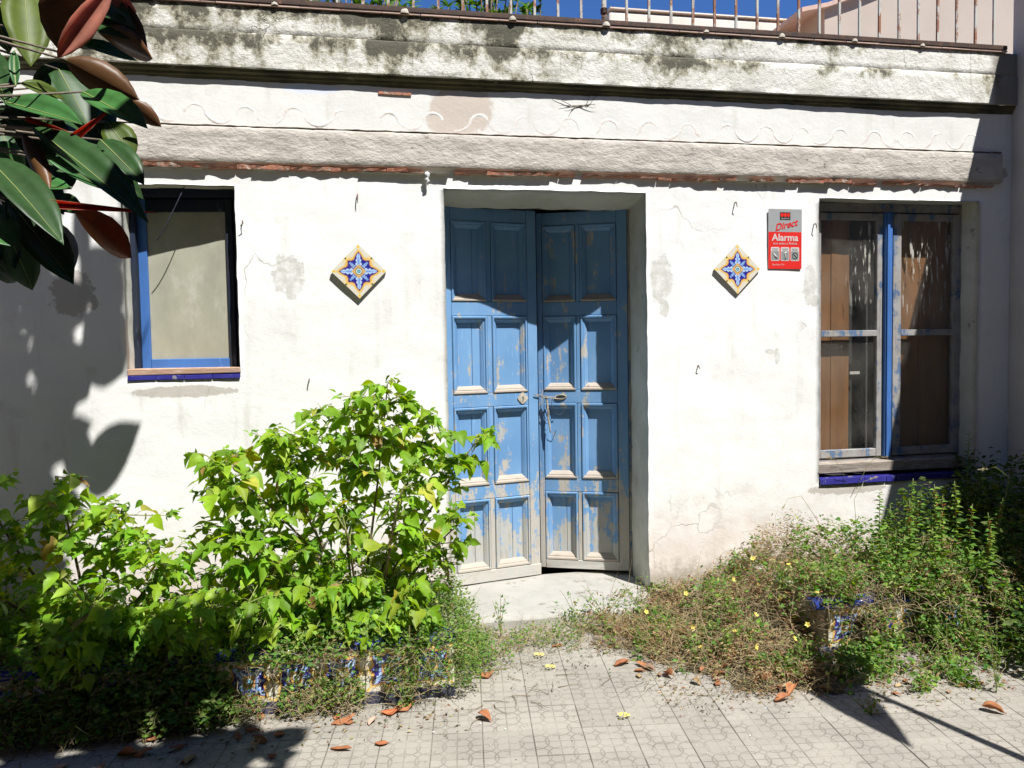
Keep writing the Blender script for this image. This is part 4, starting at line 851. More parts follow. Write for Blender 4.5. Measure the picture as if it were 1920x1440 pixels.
# ---------------------------------------------------------------- leaves
def leaf_template(outline, rows_fold=.18, droop=.25, curl=0., lob=None, nside=2):
    """outline: (t, left half-width, right half-width); returns verts (x across, y along, z up) and quads"""
    v, f = [], []
    for t, a, c in outline:
        z0 = -droop*t*t
        for s_, w in ((-1, a), (-.5, a), (0, 0), (.5, c), (1, c)):
            x = s_*w; v.append((x, t, z0+abs(x)*rows_fold - curl*x*x*4))
    m = len(outline)
    for i in range(m-1):
        for q in range(4): f.append((i*5+q, i*5+q+1, (i+1)*5+q+1, (i+1)*5+q))
    return np.array(v), np.array(f)
OV = [(0,.0,.0),(.04,.16,.16),(.14,.30,.30),(.28,.37,.37),(.45,.35,.35),(.62,.25,.25),(.78,.13,.13),(.9,.04,.04),(1,0,0)]
LB = [(0,.0,.0),(.03,.22,.20),(.12,.34,.32),(.24,.36,.34),(.32,.22,.30),(.40,.27,.34),(.52,.30,.31),(.68,.20,.20),(.82,.09,.09),(1,0,0)]
L3 = [(0,.0,.0),(.03,.20,.20),(.10,.34,.34),(.20,.50,.48),(.27,.36,.35),(.33,.19,.19),(.45,.26,.26),(.60,.23,.23),(.78,.12,.12),(1,0,0)]
LA = [(0,.0,.0),(.03,.18,.22),(.12,.30,.40),(.22,.35,.53),(.30,.33,.34),(.38,.31,.18),(.50,.29,.27),(.66,.19,.20),(.82,.09,.09),(1,0,0)]
LS = [leaf_template(o_, fl_, dr, cu) for o_, fl_, dr, cu in ((OV,.25,.28,.0),(LB,.2,.35,.1),(L3,.3,.25,.0),(LA,.2,.3,.05),(OV,.45,.45,.0),([(t,b_,a_) for t,a_,b_ in LA],.25,.35,.0))]
FK = [(0,0,0),(.03,.10,.10),(.12,.28,.28),(.25,.42,.42),(.42,.5,.5),(.60,.47,.47),(.76,.36,.36),(.88,.20,.20),(.95,.08,.08),(1,0,0)]
SMALL = (np.array([(0,0,0),(-.3,.4,.05),(0,.5,0),(.3,.4,.05),(0,1,-.12)], float), np.array([(0,2,1),(0,3,2),(1,2,4),(2,3,4)]))
def frame(d, nrm):
    d = Vector(d).normalized(); nrm = Vector(nrm); x = d.cross(nrm)
    if x.length < 1e-4: x = d.cross(Vector((.3,.2,.9)))
    x.normalize(); z = x.cross(d); return np.array([x, d, z])
class Leaves:
    """gathers leaves; the first `parts` by nearness become objects, the rest one joined mesh"""
    def __init__(s): s.items = []
    def add(s, tmpl, pos, d, nrm, L, w, col): s.items.append((tmpl, np.array(pos, float), frame(d, nrm), L, w, col))
    def mesh(s, items, name, mat, origin=(0,0,0), smooth=True):
        V, F3, F4, C = [], [], [], []; k = 0
        loops, starts, totals = [], [], []; n = 0
        for (tv, tf), p, R, L, w, col in items:
            v = (tv*np.array([w, L, L]))@R + p - np.array(origin); V.append(v); C.append(np.tile((*col, 1), (len(v), 1)))
            q = tf.shape[1]; loops.append((tf+k).ravel()); totals += [q]*len(tf); k += len(v)
        V = np.concatenate(V); loops = np.concatenate(loops); totals = np.array(totals); starts = np.concatenate([[0], np.cumsum(totals)[:-1]])
        me = bpy.data.meshes.new(name); me.vertices.add(len(V)); me.vertices.foreach_set('co', V.ravel())
        me.loops.add(len(loops)); me.loops.foreach_set('vertex_index', loops.astype(np.int32))
        me.polygons.add(len(totals)); me.polygons.foreach_set('loop_start', starts.astype(np.int32)); me.polygons.foreach_set('loop_total', totals.astype(np.int32))
        me.polygons.foreach_set('use_smooth', np.full(len(totals), smooth))
        me.update(calc_edges=True); ca_ = me.color_attributes.new('tint', 'FLOAT_COLOR', 'POINT'); ca_.data.foreach_set('color', np.concatenate(C).ravel())
        me.materials.append(mat); return me
    def build(s, root, mat, parts, pname='leaf', sname='foliage', key=None):
        it = sorted(s.items, key=key or (lambda q: -q[3]/(q[1][1]+4.4)))
        lo = np.array(root.location)
        for q in it[:parts]:
            me = s.mesh([(q[0], np.zeros(3), q[2], q[3], q[4], q[5])], pname, mat)
            o = bpy.data.objects.new(pname, me); COL.objects.link(o); o.parent = root; o.location = q[1]-lo
        if len(it) > parts:
            me = s.mesh(it[parts:], sname, mat, lo); o = bpy.data.objects.new(sname, me); COL.objects.link(o); o.parent = root; o['kind'] = 'stuff'
def jit(c, a=.2): 
    k = 1+random.uniform(-a, a); return tuple(max(0, x*k*(1+random.uniform(-a*.4, a*.4))) for x in c)
def rv(s_=1): return Vector((random.gauss(0, s_), random.gauss(0, s_), random.gauss(0, s_)))
def bez(a, b, c, n):
    a, b, c = Vector(a), Vector(b), Vector(c)
    return [a*(1-t)**2+b*2*t*(1-t)+c*t*t for t in np.linspace(0, 1, n)]

SH_COLS = [(.20,.36,.016), (.25,.41,.022), (.14,.29,.02), (.30,.43,.04), (.17,.33,.02)]
def shrub(label, base, mains, clusters, parts, seed, size=(.038,.105)):
    random.seed(seed); root = empty('shrub', base); tag(root, label, 'shrub', 'bright green shrubs growing from the left planter')
    lv = Leaves(); br = MB(); tg = MB(); nodes = []
    for (tip, bend) in mains:
        b0 = Vector(base)+Vector((random.uniform(-.06,.06), random.uniform(-.05,.05), 0)); mid = (b0+Vector(tip))*.5+Vector(bend)
        pts = bez(b0, mid, tip, 14); br.tube(pts, [.0085-.0055*i/13 for i in range(14)], 6); nodes += pts[3:]
    for (c, nl) in clusters:
        c = Vector(c); cand_ = [p for p in nodes if p.z < c.z+.03] or nodes
        p0 = min(cand_, key=lambda p: (p-c).length); dirn = (c-p0); Ln = max(dirn.length, .05)
        if Ln < .06: c = c+rv(.03)
        mid = (p0+c)*.5+Vector((0,0,.12*Ln))+rv(.02); pts = bez(p0, mid, c, 8); tg.tube(pts, [.0032-.0018*i/7 for i in range(8)], 4)
        for i in range(nl):
            t = .35+.65*(i+random.random())/nl; q = pts[min(7, int(t*7))]; along = (pts[-1]-pts[-3]).normalized() if t > .6 else (pts[4]-pts[2]).normalized()
            side = along.cross(Vector((0,0,1))).normalized()*(1 if i % 2 else -1)
            d = (along*random.uniform(.2,.9)+side*random.uniform(.4,1.1)+rv(.2)+Vector((0,-.14,-.16))).normalized()
            if i == nl-1: d = (along+rv(.2)+Vector((0,0,-.2))).normalized()
            L = random.uniform(*size)*(1.0 if t < .9 else .7); pe = L*random.uniform(.3,.6)
            q2 = q+d*pe*.8+Vector((0,0,pe*.35)); tg.tube([q, (q+q2)/2+Vector((0,0,.006)), q2], .0011, 3)
            nrm = Vector((.12,-.12,.95))+rv(.40); d2 = (d+Vector((0,0,-.22))+rv(.2)).normalized()
            col = jit(random.choice(SH_COLS), .2) if random.random() > .04 else jit(random.choice(((.42,.40,.06),(.30,.22,.07))), .2)
            lv.add(LS[random.choice((0,1,2,2,2,3,3,4,5,5))], q2, d2, nrm, L, L*random.uniform(.72,1.08), col)
        for i in range(5):       # small older leaves further in
            q = pts[random.randrange(1, 7)]+rv(.022); L = random.uniform(.022,.05)
            lv.add(LS[random.choice((0,0,4))], q, rv(1)+Vector((0,0,-.3)), Vector((0,-.2,.8))+rv(.5), L, L*.8, jit(random.choice(((.12,.26,.02),(.20,.34,.03),(.09,.20,.02),(.30,.34,.06))), .25))
        for i in range(3):       # small new leaves at the tip
            lv.add(LS[0], c+rv(.012), (dirn.normalized()+rv(.6)+Vector((0,0,.2))), Vector((0,-.2,1))+rv(.4), random.uniform(.02,.04), random.uniform(.02,.04), jit((.22,.38,.05)))
    lo = Vector(base)
    for b, nm, mt in ((br, 'branch', M['stem']), (tg, 'twig', M['gstem'])):
        b.v = [(v[0]-lo.x, v[1]-lo.y, v[2]-lo.z) for v in b.v]; o = b.build(nm, mt, root)
        if nm == 'twig': o['kind'] = 'stuff'
    lv.build(root, M['leaf'], parts); return root
# main bush: outline given as spans of x at each height
def spans(tab, n, y0, y1, seed, pw=1.0):
    random.seed(seed); out = []
    zs_ = [t[0] for t in tab]; w = [t[2]-t[1] for t in tab]
    while len(out) < n:
        z = random.uniform(zs_[0], zs_[-1]); a = np.interp(z, zs_, [t[1] for t in tab]); b = np.interp(z, zs_, [t[2] for t in tab])
        if random.random() > (b-a)/max(w): continue
        x = random.uniform(a, b); f = (z-zs_[0])/(zs_[-1]-zs_[0]); ym = (y0+y1)/2; y = random.uniform(ym+(y0-ym)*(1-.45*f), ym+(y1-ym)*(1-.45*f))
        if all((Vector((x,y,z))-Vector(o)).length > .030 for o in out): out.append((x, y, z))
    return out
tabA = [(.30,-.80,.30),(.45,-.84,.40),(.62,-.82,.42),(.80,-.76,.44),(.95,-.72,.50),(1.05,-.68,.50),(1.14,-.45,.36),(1.24,-.20,.26),(1.32,-.06,.14)]
clA = [(c, random.choice((5,6,7))) for c in spans(tabA, 290, -.98, -.35, 3)]
clA += [((.56,-.70,1.08),6), ((.50,-.72,.98),5), ((.58,-.66,1.12),4), ((.46,-.78,.74),4), ((.44,-.80,.62),3), ((-.76,-.7,1.06),4), ((-.70,-.72,1.02),5), ((.12,-.7,1.36),5), ((.04,-.68,1.34),5), ((.20,-.72,1.30),5), ((-.12,-.7,1.30),4), ((-.50,-.7,1.15),4)]
mA = [((.10,-.68,1.34),(.03,0,.1)),((-.40,-.7,1.10),(-.1,0,.1)),((.50,-.66,1.05),(.05,0,.12)),((-.62,-.75,1.0),(-.05,-.05,.2)),((.30,-.55,1.15),(.0,.1,.1)),((-.15,-.5,1.2),(0,.1,.1)),((.38,-.85,.7),(.1,-.1,.2)),((-.5,-.85,.65),(-.1,-.1,.15)),((-.1,-.95,.75),(0,-.12,.2)),((.15,-.9,.9),(.0,-.1,.2))]
random.seed(4)
clA += [((random.uniform(-.62,.26), random.uniform(-1.08,-.88), random.uniform(.27,.50)), 6) for _ in range(46)]
shrub('tall bright green shrub with lobed leaves against the wall left of the doors', (-.02,-.62,.19), mA, clA, 300, 21)
# two big drooping leaves in front
tabB = [(.32,-1.75,-.62),(.45,-1.9,-.66),(.60,-1.95,-.75),(.75,-1.95,-.95),(.90,-1.95,-1.1),(.99,-1.9,-1.25)]
clB = [(c, random.choice((4,5,6))) for c in spans(tabB, 165, -1.0, -.45, 8)]
clB += [((-1.0,-1.02,.50),5), ((-.92,-1.05,.42),5), ((-1.22,-1.08,.40),5), ((-1.32,-1.05,.36),4), ((-.78,-1.0,.46),5), ((-.68,-.98,.52),5), ((-.55,-1.0,.42),5), ((-.85,-.7,.80),4), ((-.78,-.7,.70),4)]
mB = [((-1.05,-.7,.85),(.0,0,.1)),((-1.6,-.7,.95),(-.1,0,.1)),((-1.35,-.6,.98),(0,0,.1)),((-.85,-.85,.6),(.1,0,.15)),((-1.75,-.85,.7),(-.1,0,.1)),((-1.1,-.98,.5),(0,-.1,.15)),((-.7,-.9,.5),(.1,-.1,.15))]
random.seed(9)
clB += [((random.uniform(-1.9,-.6), random.uniform(-1.10,-.92), random.uniform(.24,.48)), 6) for _ in range(60)]
shrub('lower, sprawling green shrub at far left, half in the shade of the rubber tree', (-1.25,-.62,.19), mB, clB, 240, 33, (.04,.10))

# ---------------------------------------------------------------- rubber tree
random.seed(77)
ft = empty('rubber_tree', (-2.15,-2.9,0)); tag(ft, 'big leaved rubber tree reaching in at top left, rust undersides and red leaf sheaths', 'tree')
KC = {'dark': (.030,.072,.022), 'green': (.05,.15,.04), 'lime': (.13,.19,.03), 'rust': (.13,.060,.025), 'blush': (.62,.30,.22), 'sheath': (.50,.21,.12), 'pale': (.42,.36,.27), 'amber': (.30,.13,.025)}
lo = Vector(ft.location)
def one_leaf(p, q, w, kind, root, name='leaf', face=None):
    p, q = Vector(p), Vector(q); d = q-p; L = d.length; roll_ = random.uniform(-.5,.5)
    view = (Vector((0,-4.3,1.52))-(p+q)/2).normalized()
    nrm = view.copy()
    if kind in ('dark','green','lime'): nrm = (view+Vector((.1,0,.7))+rv(.1)).normalized()
    if kind in ('rust','pale','amber'): nrm = (-view+Vector((0,0,.35))+rv(.1)).normalized()
    if face is not None: nrm = Vector(face); view = nrm.normalized()
    fk = 1/max(.55, abs(nrm.dot(view)))
    ol = FK if kind != 'sheath' else [(0,.3,.3),(.1,.5,.5),(.4,.5,.5),(.7,.3,.3),(1,0,0)]
    tv, tf = leaf_template(ol, .16 if kind != 'sheath' else .9, random.uniform(.02,.14), 0)
    c = jit(KC[kind], .12); l_ = Leaves(); l_.add((tv, tf), (0,0,0), d, nrm, L, w*fk*1.02, c)
    me = l_.mesh(l_.items, name, M['ficus_thin' if kind in ('blush','sheath','amber','lime') else 'ficus'])
    # pale midrib and rim are thin raised geometry
    o = bpy.data.objects.new(name, me); COL.objects.link(o); o.parent = root; o.location = p-lo
    so_ = o.modifiers.new('thickness', 'SOLIDIFY'); so_.thickness = .0008
    if kind in ('dark','green','lime','rust','amber'):
        F = frame(d, nrm); b = MB(); pts = [Vector((np.array([0, t*L, (-.06*t*t)*L*0+.0012])@F)) for t in (0,.25,.5,.75,.97)]
        mid = [Vector(tuple(me.vertices[i*5+2].co)) for i in range(len(ol))]
        N = Vector(F[2]); b.tube([m_+N*.0006 for m_ in mid[:-1]], [.0016-.0012*i/8 for i in range(len(mid)-1)], 4)
        b.build('midrib', M['midrib'], o)
    return o
M['midrib'] = flat('leaf_midrib', (.22,.26,.08), .5)
tips = []
for (px_, py_, pz_, qx, qy, qz, w, kind) in FICUS_LEAVES:
    one_leaf((px_,py_,pz_), (qx,qy,qz), w, kind, ft, 'leaf' if kind != 'sheath' else 'leaf_sheath'); tips.append(Vector((px_,py_,pz_)))
for (a,b_,c,a2,b2,c2,w) in SHADOW: one_leaf((a,b_,c), (a2,b2,c2), w, 'dark', ft, face=SUN)
tk = MB(); tk.tube(bez((-2.15,-2.9,-.03), (-2.2,-2.8,1.2), (-1.95,-2.7,2.4), 12), [.10-.05*i/11 for i in range(12)], 10)
top = Vector((-1.95,-2.7,2.4))
tk.v = [(v[0]-lo.x, v[1]-lo.y, v[2]-lo.z) for v in tk.v]; tk.build('trunk', M['bark'], ft)
bb = MB()
limbs = [bez(top, (-1.5,-2.9,2.3), (-.90,-2.86,1.93), 10), bez(top, (-1.5,-2.9,2.5), (-.88,-2.9,2.12), 10), bez(top, (-1.6,-2.5,3.0), (-.9,-1.6,3.8), 12), bez(top, (-1.8,-2.2,3.2), (-1.6,-1.6,5.0), 12), bez(top, (-1.4,-2.9,3.1), (.0,-3.2,3.4), 12), bez(top, (-1.8,-2.0,3.0), (-1.2,-1.7,4.2), 12), bez(top, (-1.4,-2.9,2.9), (-.6,-3.1,3.2), 10), bez(top,(-1.7,-2.9,2.1),(-1.0,-2.88,1.78),8)]
for i, l_ in enumerate(limbs): bb.tube(l_, [.034-.022*q/(len(l_)-1) for q in range(len(l_))] if i not in (0,1,7) else [.014-.008*q/(len(l_)-1) for q in range(len(l_))], 7)
nodes = [p for l_ in limbs for p in l_[2:]]
# petioles / shoots to the visible leaves
for p in tips[:56]:
    q = min([n_ for i in (0,1,7) for n_ in limbs[i]], key=lambda n_: (n_-p).length)
    if (q-p).length < .5: bb.tube(bez(q, (q+p)/2+Vector((0,0,-.01)), p, 5), [.004,.0035,.003,.0025,.002], 5)
cr = Leaves(); FT = leaf_template(FK, .16, .12, 0)
for c in CROWN:
    c = Vector(c); q = min(nodes, key=lambda n_: (n_-c).length); 
    if (q-c).length > .05: bb.tube(bez(q, (q+c)/2+Vector((0,0,.05)), c, 5), [.009,.008,.007,.006,.005], 4)
    n_ = 5
    for i in range(n_):
        a = 2*math.pi*i/n_+random.random(); d = Vector((math.cos(a)*.8, math.sin(a)*.8, random.uniform(-.1,.6))); p = c+rv(.03)
        cr.add(FT, p, d, Vector((.3,-.5,1))+rv(.35), random.uniform(.17,.26), random.uniform(.10,.13), jit(KC['dark'] if i % 4 else KC['green'], .2))
bb.v = [(v[0]-lo.x, v[1]-lo.y, v[2]-lo.z) for v in bb.v]; bb.build('branch', M['bark'], ft)
cr.build(ft, M['ficus'], 0, 'leaf', 'crown')

# unseen plant added on the right, its leaves placed to throw the pointed shadow
bp = empty('shadow_plant', (2.55,-2.70,0)); tag(bp, 'unseen broad leaved plant added at lower right to cast the pointed shadow', 'plant')
lo2 = Vector(bp.location); b = MB(); b.tube([v for v in bez((0,0,-.03),(.08,.04,1.2),(.19,.08,2.4),10)], [.028-.010*i/9 for i in range(10)], 8); b.build('stalk', M['gstem'], bp)
for (p, q, w) in (((2.54,-2.30,2.1),(2.53,-2.95,2.1),.24),((2.74,-2.62,2.4),(2.59,-2.20,2.4),.26)):
    l_ = Leaves(); l_.add(leaf_template([(0,.1,.1),(.1,.42,.42),(.3,.5,.5),(.5,.42,.42),(.7,.28,.28),(.88,.12,.12),(1,0,0)], .1, .02, 0), (0,0,0), Vector(q)-Vector(p), (.3,-.5,1), (Vector(q)-Vector(p)).length, w, (.05,.13,.03))
    me = l_.mesh(l_.items, 'leaf', M['ficus']); o = bpy.data.objects.new('leaf', me); COL.objects.link(o); o.parent = bp; o.location = Vector(p)-lo2
    s_ = MB(); s_.tube(bez((.19,.08,2.38) if p[2] > 2.3 else (.16,.07,2.1), ((Vector(p)-lo2)*.5+Vector((0,-.05,1.1))), Vector(p)-lo2, 6), .008, 5); s_.build('leaf_stem', M['gstem'], bp)

# ---------------------------------------------------------------- small weeds
GREENS = [(.13,.24,.03),(.18,.28,.05),(.09,.19,.03),(.22,.30,.08),(.10,.22,.05)]; DRYS = [(.34,.24,.12),(.26,.16,.08),(.40,.31,.17),(.22,.11,.06),(.30,.28,.12)]
def mass(name, label, cat, pts, green, nleaf, size, seed, h=.05, tangle=0, gap=-1, dim=1, mat='weed', group=None, stemmat='straw'):
    """pts: list of (x,y,z,r) lumps; leaves and fine stems scattered over their upper halves"""
    random.seed(seed); lv = Leaves(); st_ = MB(); tot = sum(p[3]**2 for p in pts)
    for (x, y, z, r, *hh) in pts:
        rz_ = hh[0] if hh else r*.7
        for _ in range(int(nleaf*r*r/tot)):
            a = random.uniform(0, 6.283); rr = r*math.sqrt(random.random()); e = random.random()
            px_, py_ = x+rr*math.cos(a), y+rr*math.sin(a); k_ = math.sqrt(max(0, 1-(rr/r)**2)); pz_ = z+rz_*k_*(.35+.75*e)+random.uniform(0,h)
            if nz(px_, py_, pz_, 7) < gap: continue
            gr_ = nz(px_, py_, pz_, 6)+green*2-1 > random.uniform(-.5,.5)
            L = random.uniform(*size)
            d = rv(1); d.z = abs(d.z)*.4
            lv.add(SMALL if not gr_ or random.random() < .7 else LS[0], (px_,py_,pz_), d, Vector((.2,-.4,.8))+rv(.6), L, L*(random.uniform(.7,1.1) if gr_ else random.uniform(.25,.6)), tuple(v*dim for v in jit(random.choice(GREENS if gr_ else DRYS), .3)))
        for _ in range(int(tangle*r*r/tot)):
            a = random.uniform(0, 6.283); rr = r*math.sqrt(random.random()); k_ = math.sqrt(max(0, 1-(rr/r)**2)); q = Vector((x+rr*math.cos(a), y+rr*math.sin(a), z+rz_*k_*random.uniform(.2,1))); pts_ = [q]; dd = rv(1).normalized(); dd.z = abs(dd.z)*.7
            for i in range(4): dd = (dd+rv(.35)+Vector((0,0,-.12))).normalized(); q = q+dd*random.uniform(.015,.045); pts_.append(q)
            st_.tube(pts_, [.0013,.0012,.001,.0008,.0005], 3, cap=False)
    me = lv.mesh(lv.items, name, M[mat], smooth=False); o = bpy.data.objects.new(name, me); COL.objects.link(o); tag(o, label, cat, group, 'stuff')
    if tangle: s2 = st_.build('stem_tangle', M[stemmat], o); s2['kind'] = 'stuff'
    return o
random.seed(5)
# under-storey of the left planter, thick and mostly green
def lumps(n, x, y, z, r, rz_=None):
    return [(random.uniform(*x), random.uniform(*y), z, random.uniform(*r))+((rz_,) if rz_ else ()) for _ in range(n)]
ptsA = lumps(30, (-2.0,.22), (-.88,-.3), .17, (.13,.22), .24) + lumps(20, (-2.0,.20), (-.99,-.85), .18, (.09,.15), .17)
mass('planter_undergrowth', 'fine leaved green undergrowth filling the left planter beneath the shrubs', 'undergrowth', ptsA, .80, 20000, (.013,.036), 9, tangle=1800)
ptsA2 = [(.33,-.86,.05,.15,.42),(.28,-.70,.1,.16,.45),(.40,-.60,.0,.14,.34),(.22,-.98,.05,.12,.28),(.37,-.98,.02,.10,.20),(.45,-.75,.0,.13,.16),(.36,-.45,.0,.14,.30)]
mass('trailing_weeds', 'yellow green feathery weeds spilling over the right end of the left planter', 'weeds', ptsA2, .93, 7000, (.009,.020), 10, tangle=700, stemmat='gstem')
ptsA4 = [(x, -.98, .20, random.uniform(.06,.11), random.uniform(.06,.13)) for x in (-1.9,-1.72,-1.5,-1.33,-1.2,-1.0,-.88,-.7,-.55,-.42,-.28,-.16,.02,.15,.28)]
mass('coping_weeds', 'green tendrils lying over the blue coping of the left planter', 'weeds', ptsA4, .85, 5000, (.012,.028), 13, tangle=600)
ptsA5 = [(x, -1.04, .0, random.uniform(.08,.13), random.uniform(.16,.30)) for x in (-2.0,-1.9,-1.75,-1.35,-1.2,-1.12,-1.02,-.95,-.88,-.8,-.72,-.65)]
mass('hanging_greenery', 'shade-dimmed leafy growth hanging over the shaded left part of the tiled planter', 'weeds', ptsA5, .9, 6500, (.018,.04), 18, tangle=500, stemmat='gstem', dim=.7)  # tree shade multiplied into the leaf colours
ptsA3 = [(x, -1.03, .0, random.uniform(.05,.10), random.uniform(.08,.30)) for x in (-1.8,-1.6,-1.45,-1.2,-1.12,-1.02,-.92,-.84,-.75,-.66,-.58,-.5,-.31,-.22,-.12,.12,.2)]
mass('planter_front_weeds', 'dark stringy weeds hanging over the tiles of the left planter', 'weeds', ptsA3, .6, 6500, (.010,.024), 12, tangle=1500)
ptsS = [(.50,-.42,-.01,.12,.10),(.62,-.52,-.01,.14,.06),(.78,-.50,-.01,.12,.05),(.95,-.55,-.01,.12,.05),(1.05,-.42,-.01,.12,.09),(.55,-.70,-.01,.12,.07),(.85,-.40,-.01,.10,.04)]
mass('step_weeds', 'thin creeping weeds along the foot of the doorstep', 'weeds', ptsS, .72, 1700, (.008,.018), 14, tangle=420)
# heap of half dead weeds right of the doorstep
mnd = [(1.45,-.12,-.02,.14,.08),(1.7,-.12,-.02,.18,.13),(2.0,-.15,-.02,.22,.18),(2.3,-.15,.1,.25,.24),(2.45,-.97,.22,.13,.14),(2.30,-.96,.22,.13,.15),(2.62,-.97,.22,.13,.14),(2.36,-1.02,.10,.10,.2),(2.18,-.95,.12,.10,.20),(2.75,-.97,.22,.13,.14),(2.20,-.80,.14,.16,.22),(2.16,-.6,.14,.16,.22),(2.3,-.8,-.02,.26,.36),(1.45,-.75,-.02,.22,.10),(1.95,-1.2,-.02,.18,.10),(1.42,-.50,-.02,.20,.08),(1.62,-.55,-.02,.26,.13),(1.85,-.60,-.02,.30,.25),(2.08,-.62,-.02,.30,.36),(1.60,-.85,-.02,.26,.12),(1.85,-.92,-.02,.28,.18),(1.50,-.25,-.02,.2,.08),(1.85,-.25,-.02,.26,.17),(2.15,-.25,-.02,.30,.30),(2.35,-.35,.15,.28,.36),(1.72,-1.13,-.02,.22,.08),(1.25,-.62,-.02,.16,.05),(1.20,-.40,-.02,.14,.07)]
random.seed(8)
md = MB()
for (x, y, z, r, rz_) in [q for q in mnd if q[2] < .12]:
    k0 = len(md.v); nn = 12
    for i in range(7):
        for j in range(nn):
            a, e = 2*math.pi*j/nn, math.pi/2*i/6; q = 1+nz(x+math.cos(a), y+math.sin(a), e, 3)*.35
            md.v.append((x+r*.86*q*math.cos(a)*math.cos(e), y+r*.86*q*math.sin(a)*math.cos(e), z+rz_*.45*math.sin(e)*q))
    for i in range(6):
        for j in range(nn): md.f.append((k0+i*nn+j, k0+i*nn+(j+1)%nn, k0+(i+1)*nn+(j+1)%nn, k0+(i+1)*nn+j)); md.mi.append(0); md.smooth.append(False)
heap_stems = None
wm = mass('weed_heap', 'heap of half dead creeping weeds with yellow flowers right of the doorstep', 'weeds', mnd, .34, 38000, (.012,.032), 15, h=.045, tangle=5200, gap=-.12)
o = md.build('matted_core', M['mound'], wm); o['kind'] = 'stuff'
ptsC = [(2.2,-.96,.20,.10,.18),(2.35,-.98,.22,.12,.15),(2.5,-.97,.23,.12,.15),(2.65,-.97,.23,.12,.15),(2.8,-.97,.23,.12,.15),(2.2,-.75,.2,.12,.18),(2.95,-.97,.23,.12,.15),(2.42,-.98,.02,.14,.28),(2.75,-.95,.15,.2,.22),(2.95,-.85,.15,.22,.28),(3.1,-1.0,.05,.2,.25),(2.62,-1.05,-.01,.14,.14),(2.8,-1.12,-.01,.14,.1),(2.5,-.7,.17,.2,.2),(2.7,-.5,.17,.25,.3),(2.3,-1.1,-.02,.12,.12),(2.15,-1.18,-.02,.14,.1),(2.35,-1.0,-.02,.16,.20),(2.6,-1.02,-.02,.16,.24),(2.85,-1.05,-.02,.16,.30),(3.05,-1.05,-.02,.2,.34),(2.8,-.99,.17,.15,.2),(3.0,-.98,.17,.15,.2),(3.2,-.98,.17,.2,.25),(2.35,-.85,.1,.2,.3),(2.6,-.85,.1,.2,.32),(2.9,-.7,.1,.25,.4),(2.45,-.5,.15,.25,.36),(2.35,-1.3,-.02,.12,.05),(2.62,-1.32,-.02,.14,.05)]
mass('planter_weeds', 'dense green weeds overgrowing the tiled planter below the tall window', 'weeds', ptsC, .66, 34000, (.013,.034), 16, tangle=2500, gap=-.16)
ptsD = [(3.3,-.9,.0,.3,.52),(3.5,-.5,.1,.35,.58),(3.8,-.3,.1,.3,.62),(3.15,-.4,.15,.25,.45),(3.4,-1.3,-.02,.3,.35),(3.0,-1.35,-.02,.18,.2),(3.7,-1.0,.0,.3,.6),(3.0,-1.7,-.02,.2,.12),(3.75,-.05,.2,.2,.50)]
mass('shaded_thicket', 'thicket of weeds with shade dimmed into its colour at the right edge', 'thicket', ptsD, .9, 13000, (.02,.045), 17, h=.1, dim=.45, tangle=900, stemmat='gstem')  # greens darkened to deepen the shade on this side

# tall upright weeds with reddish seed spikes
def upright(loc, hgt, lean, red, label, seed, lw_=.062, group='upright weeds below the tall window'):
    random.seed(seed); root = empty('upright_weed', loc); tag(root, label, 'plant', group); lo_ = Vector(loc)
    top_ = Vector((lean[0], lean[1], hgt)); pts = bez((0,0,0), (lean[0]*.2, lean[1]*.2, hgt*.6), top_, 10); b = MB(); b.tube(pts, [.003-.0018*i/9 for i in range(10)], 5); b.build('stem', M['gstem'], root)
    lv = Leaves()
    for i in range(int(hgt/.011)):
        t = .12+.86*i/(hgt/.011); q = pts[min(9, int(t*9))].lerp(pts[min(9, int(t*9)+1)], (t*9) % 1); a = i*2.4+random.uniform(-.3,.3)
        L = lw_*(1.05-.65*t)*random.uniform(.8,1.2); d = Vector((math.cos(a), math.sin(a), .25)); lv.add(LS[0] if L > .025 else SMALL, q, d, Vector((0,-.3,1))+rv(.3), L, L*.75, jit(random.choice(GREENS[:3]), .2))
    me = lv.mesh(lv.items, 'leaf_whorls', M['weed']); o = bpy.data.objects.new('leaf_whorls', me); COL.objects.link(o); o.parent = root; o['kind'] = 'stuff'
    if red:
        sp = Leaves()
        for i in range(46):
            t = random.uniform(.68, 1.0); q = pts[min(9, int(t*9))]+rv(.005); sp.add(SMALL, q+Vector((0,0,random.uniform(-.012,.012))), rv(1), rv(1), random.uniform(.007,.013), .009, jit((.42,.13,.07), .3))
        me = sp.mesh(sp.items, 'seed_spike', M['dry']); o = bpy.data.objects.new('seed_spike', me); COL.objects.link(o); o.parent = root; o['kind'] = 'stuff'
    return root
random.seed(6)
ups = [(2.62,-.62,.44,0),(2.70,-.70,.48,1),(2.78,-.60,.50,1),(2.86,-.72,.50,1),(2.92,-.62,.54,1),(3.00,-.74,.47,1),(3.05,-.62,.55,1),(2.74,-.85,.38,0),(2.98,-.88,.38,1),(3.10,-.80,.42,1),(3.17,-.70,.48,1),(2.55,-.80,.34,0),(2.84,-.50,.56,0),(3.2,-.9,.34,0),(2.68,-.48,.5,0)]
ORD = ['leftmost','second from left','third from left','fourth from left','fifth from left','sixth from left','seventh from left','eighth from left','rightmost']
rank = {u: sorted([v for v in ups if v[3] == u[3]]).index(u) for u in ups}
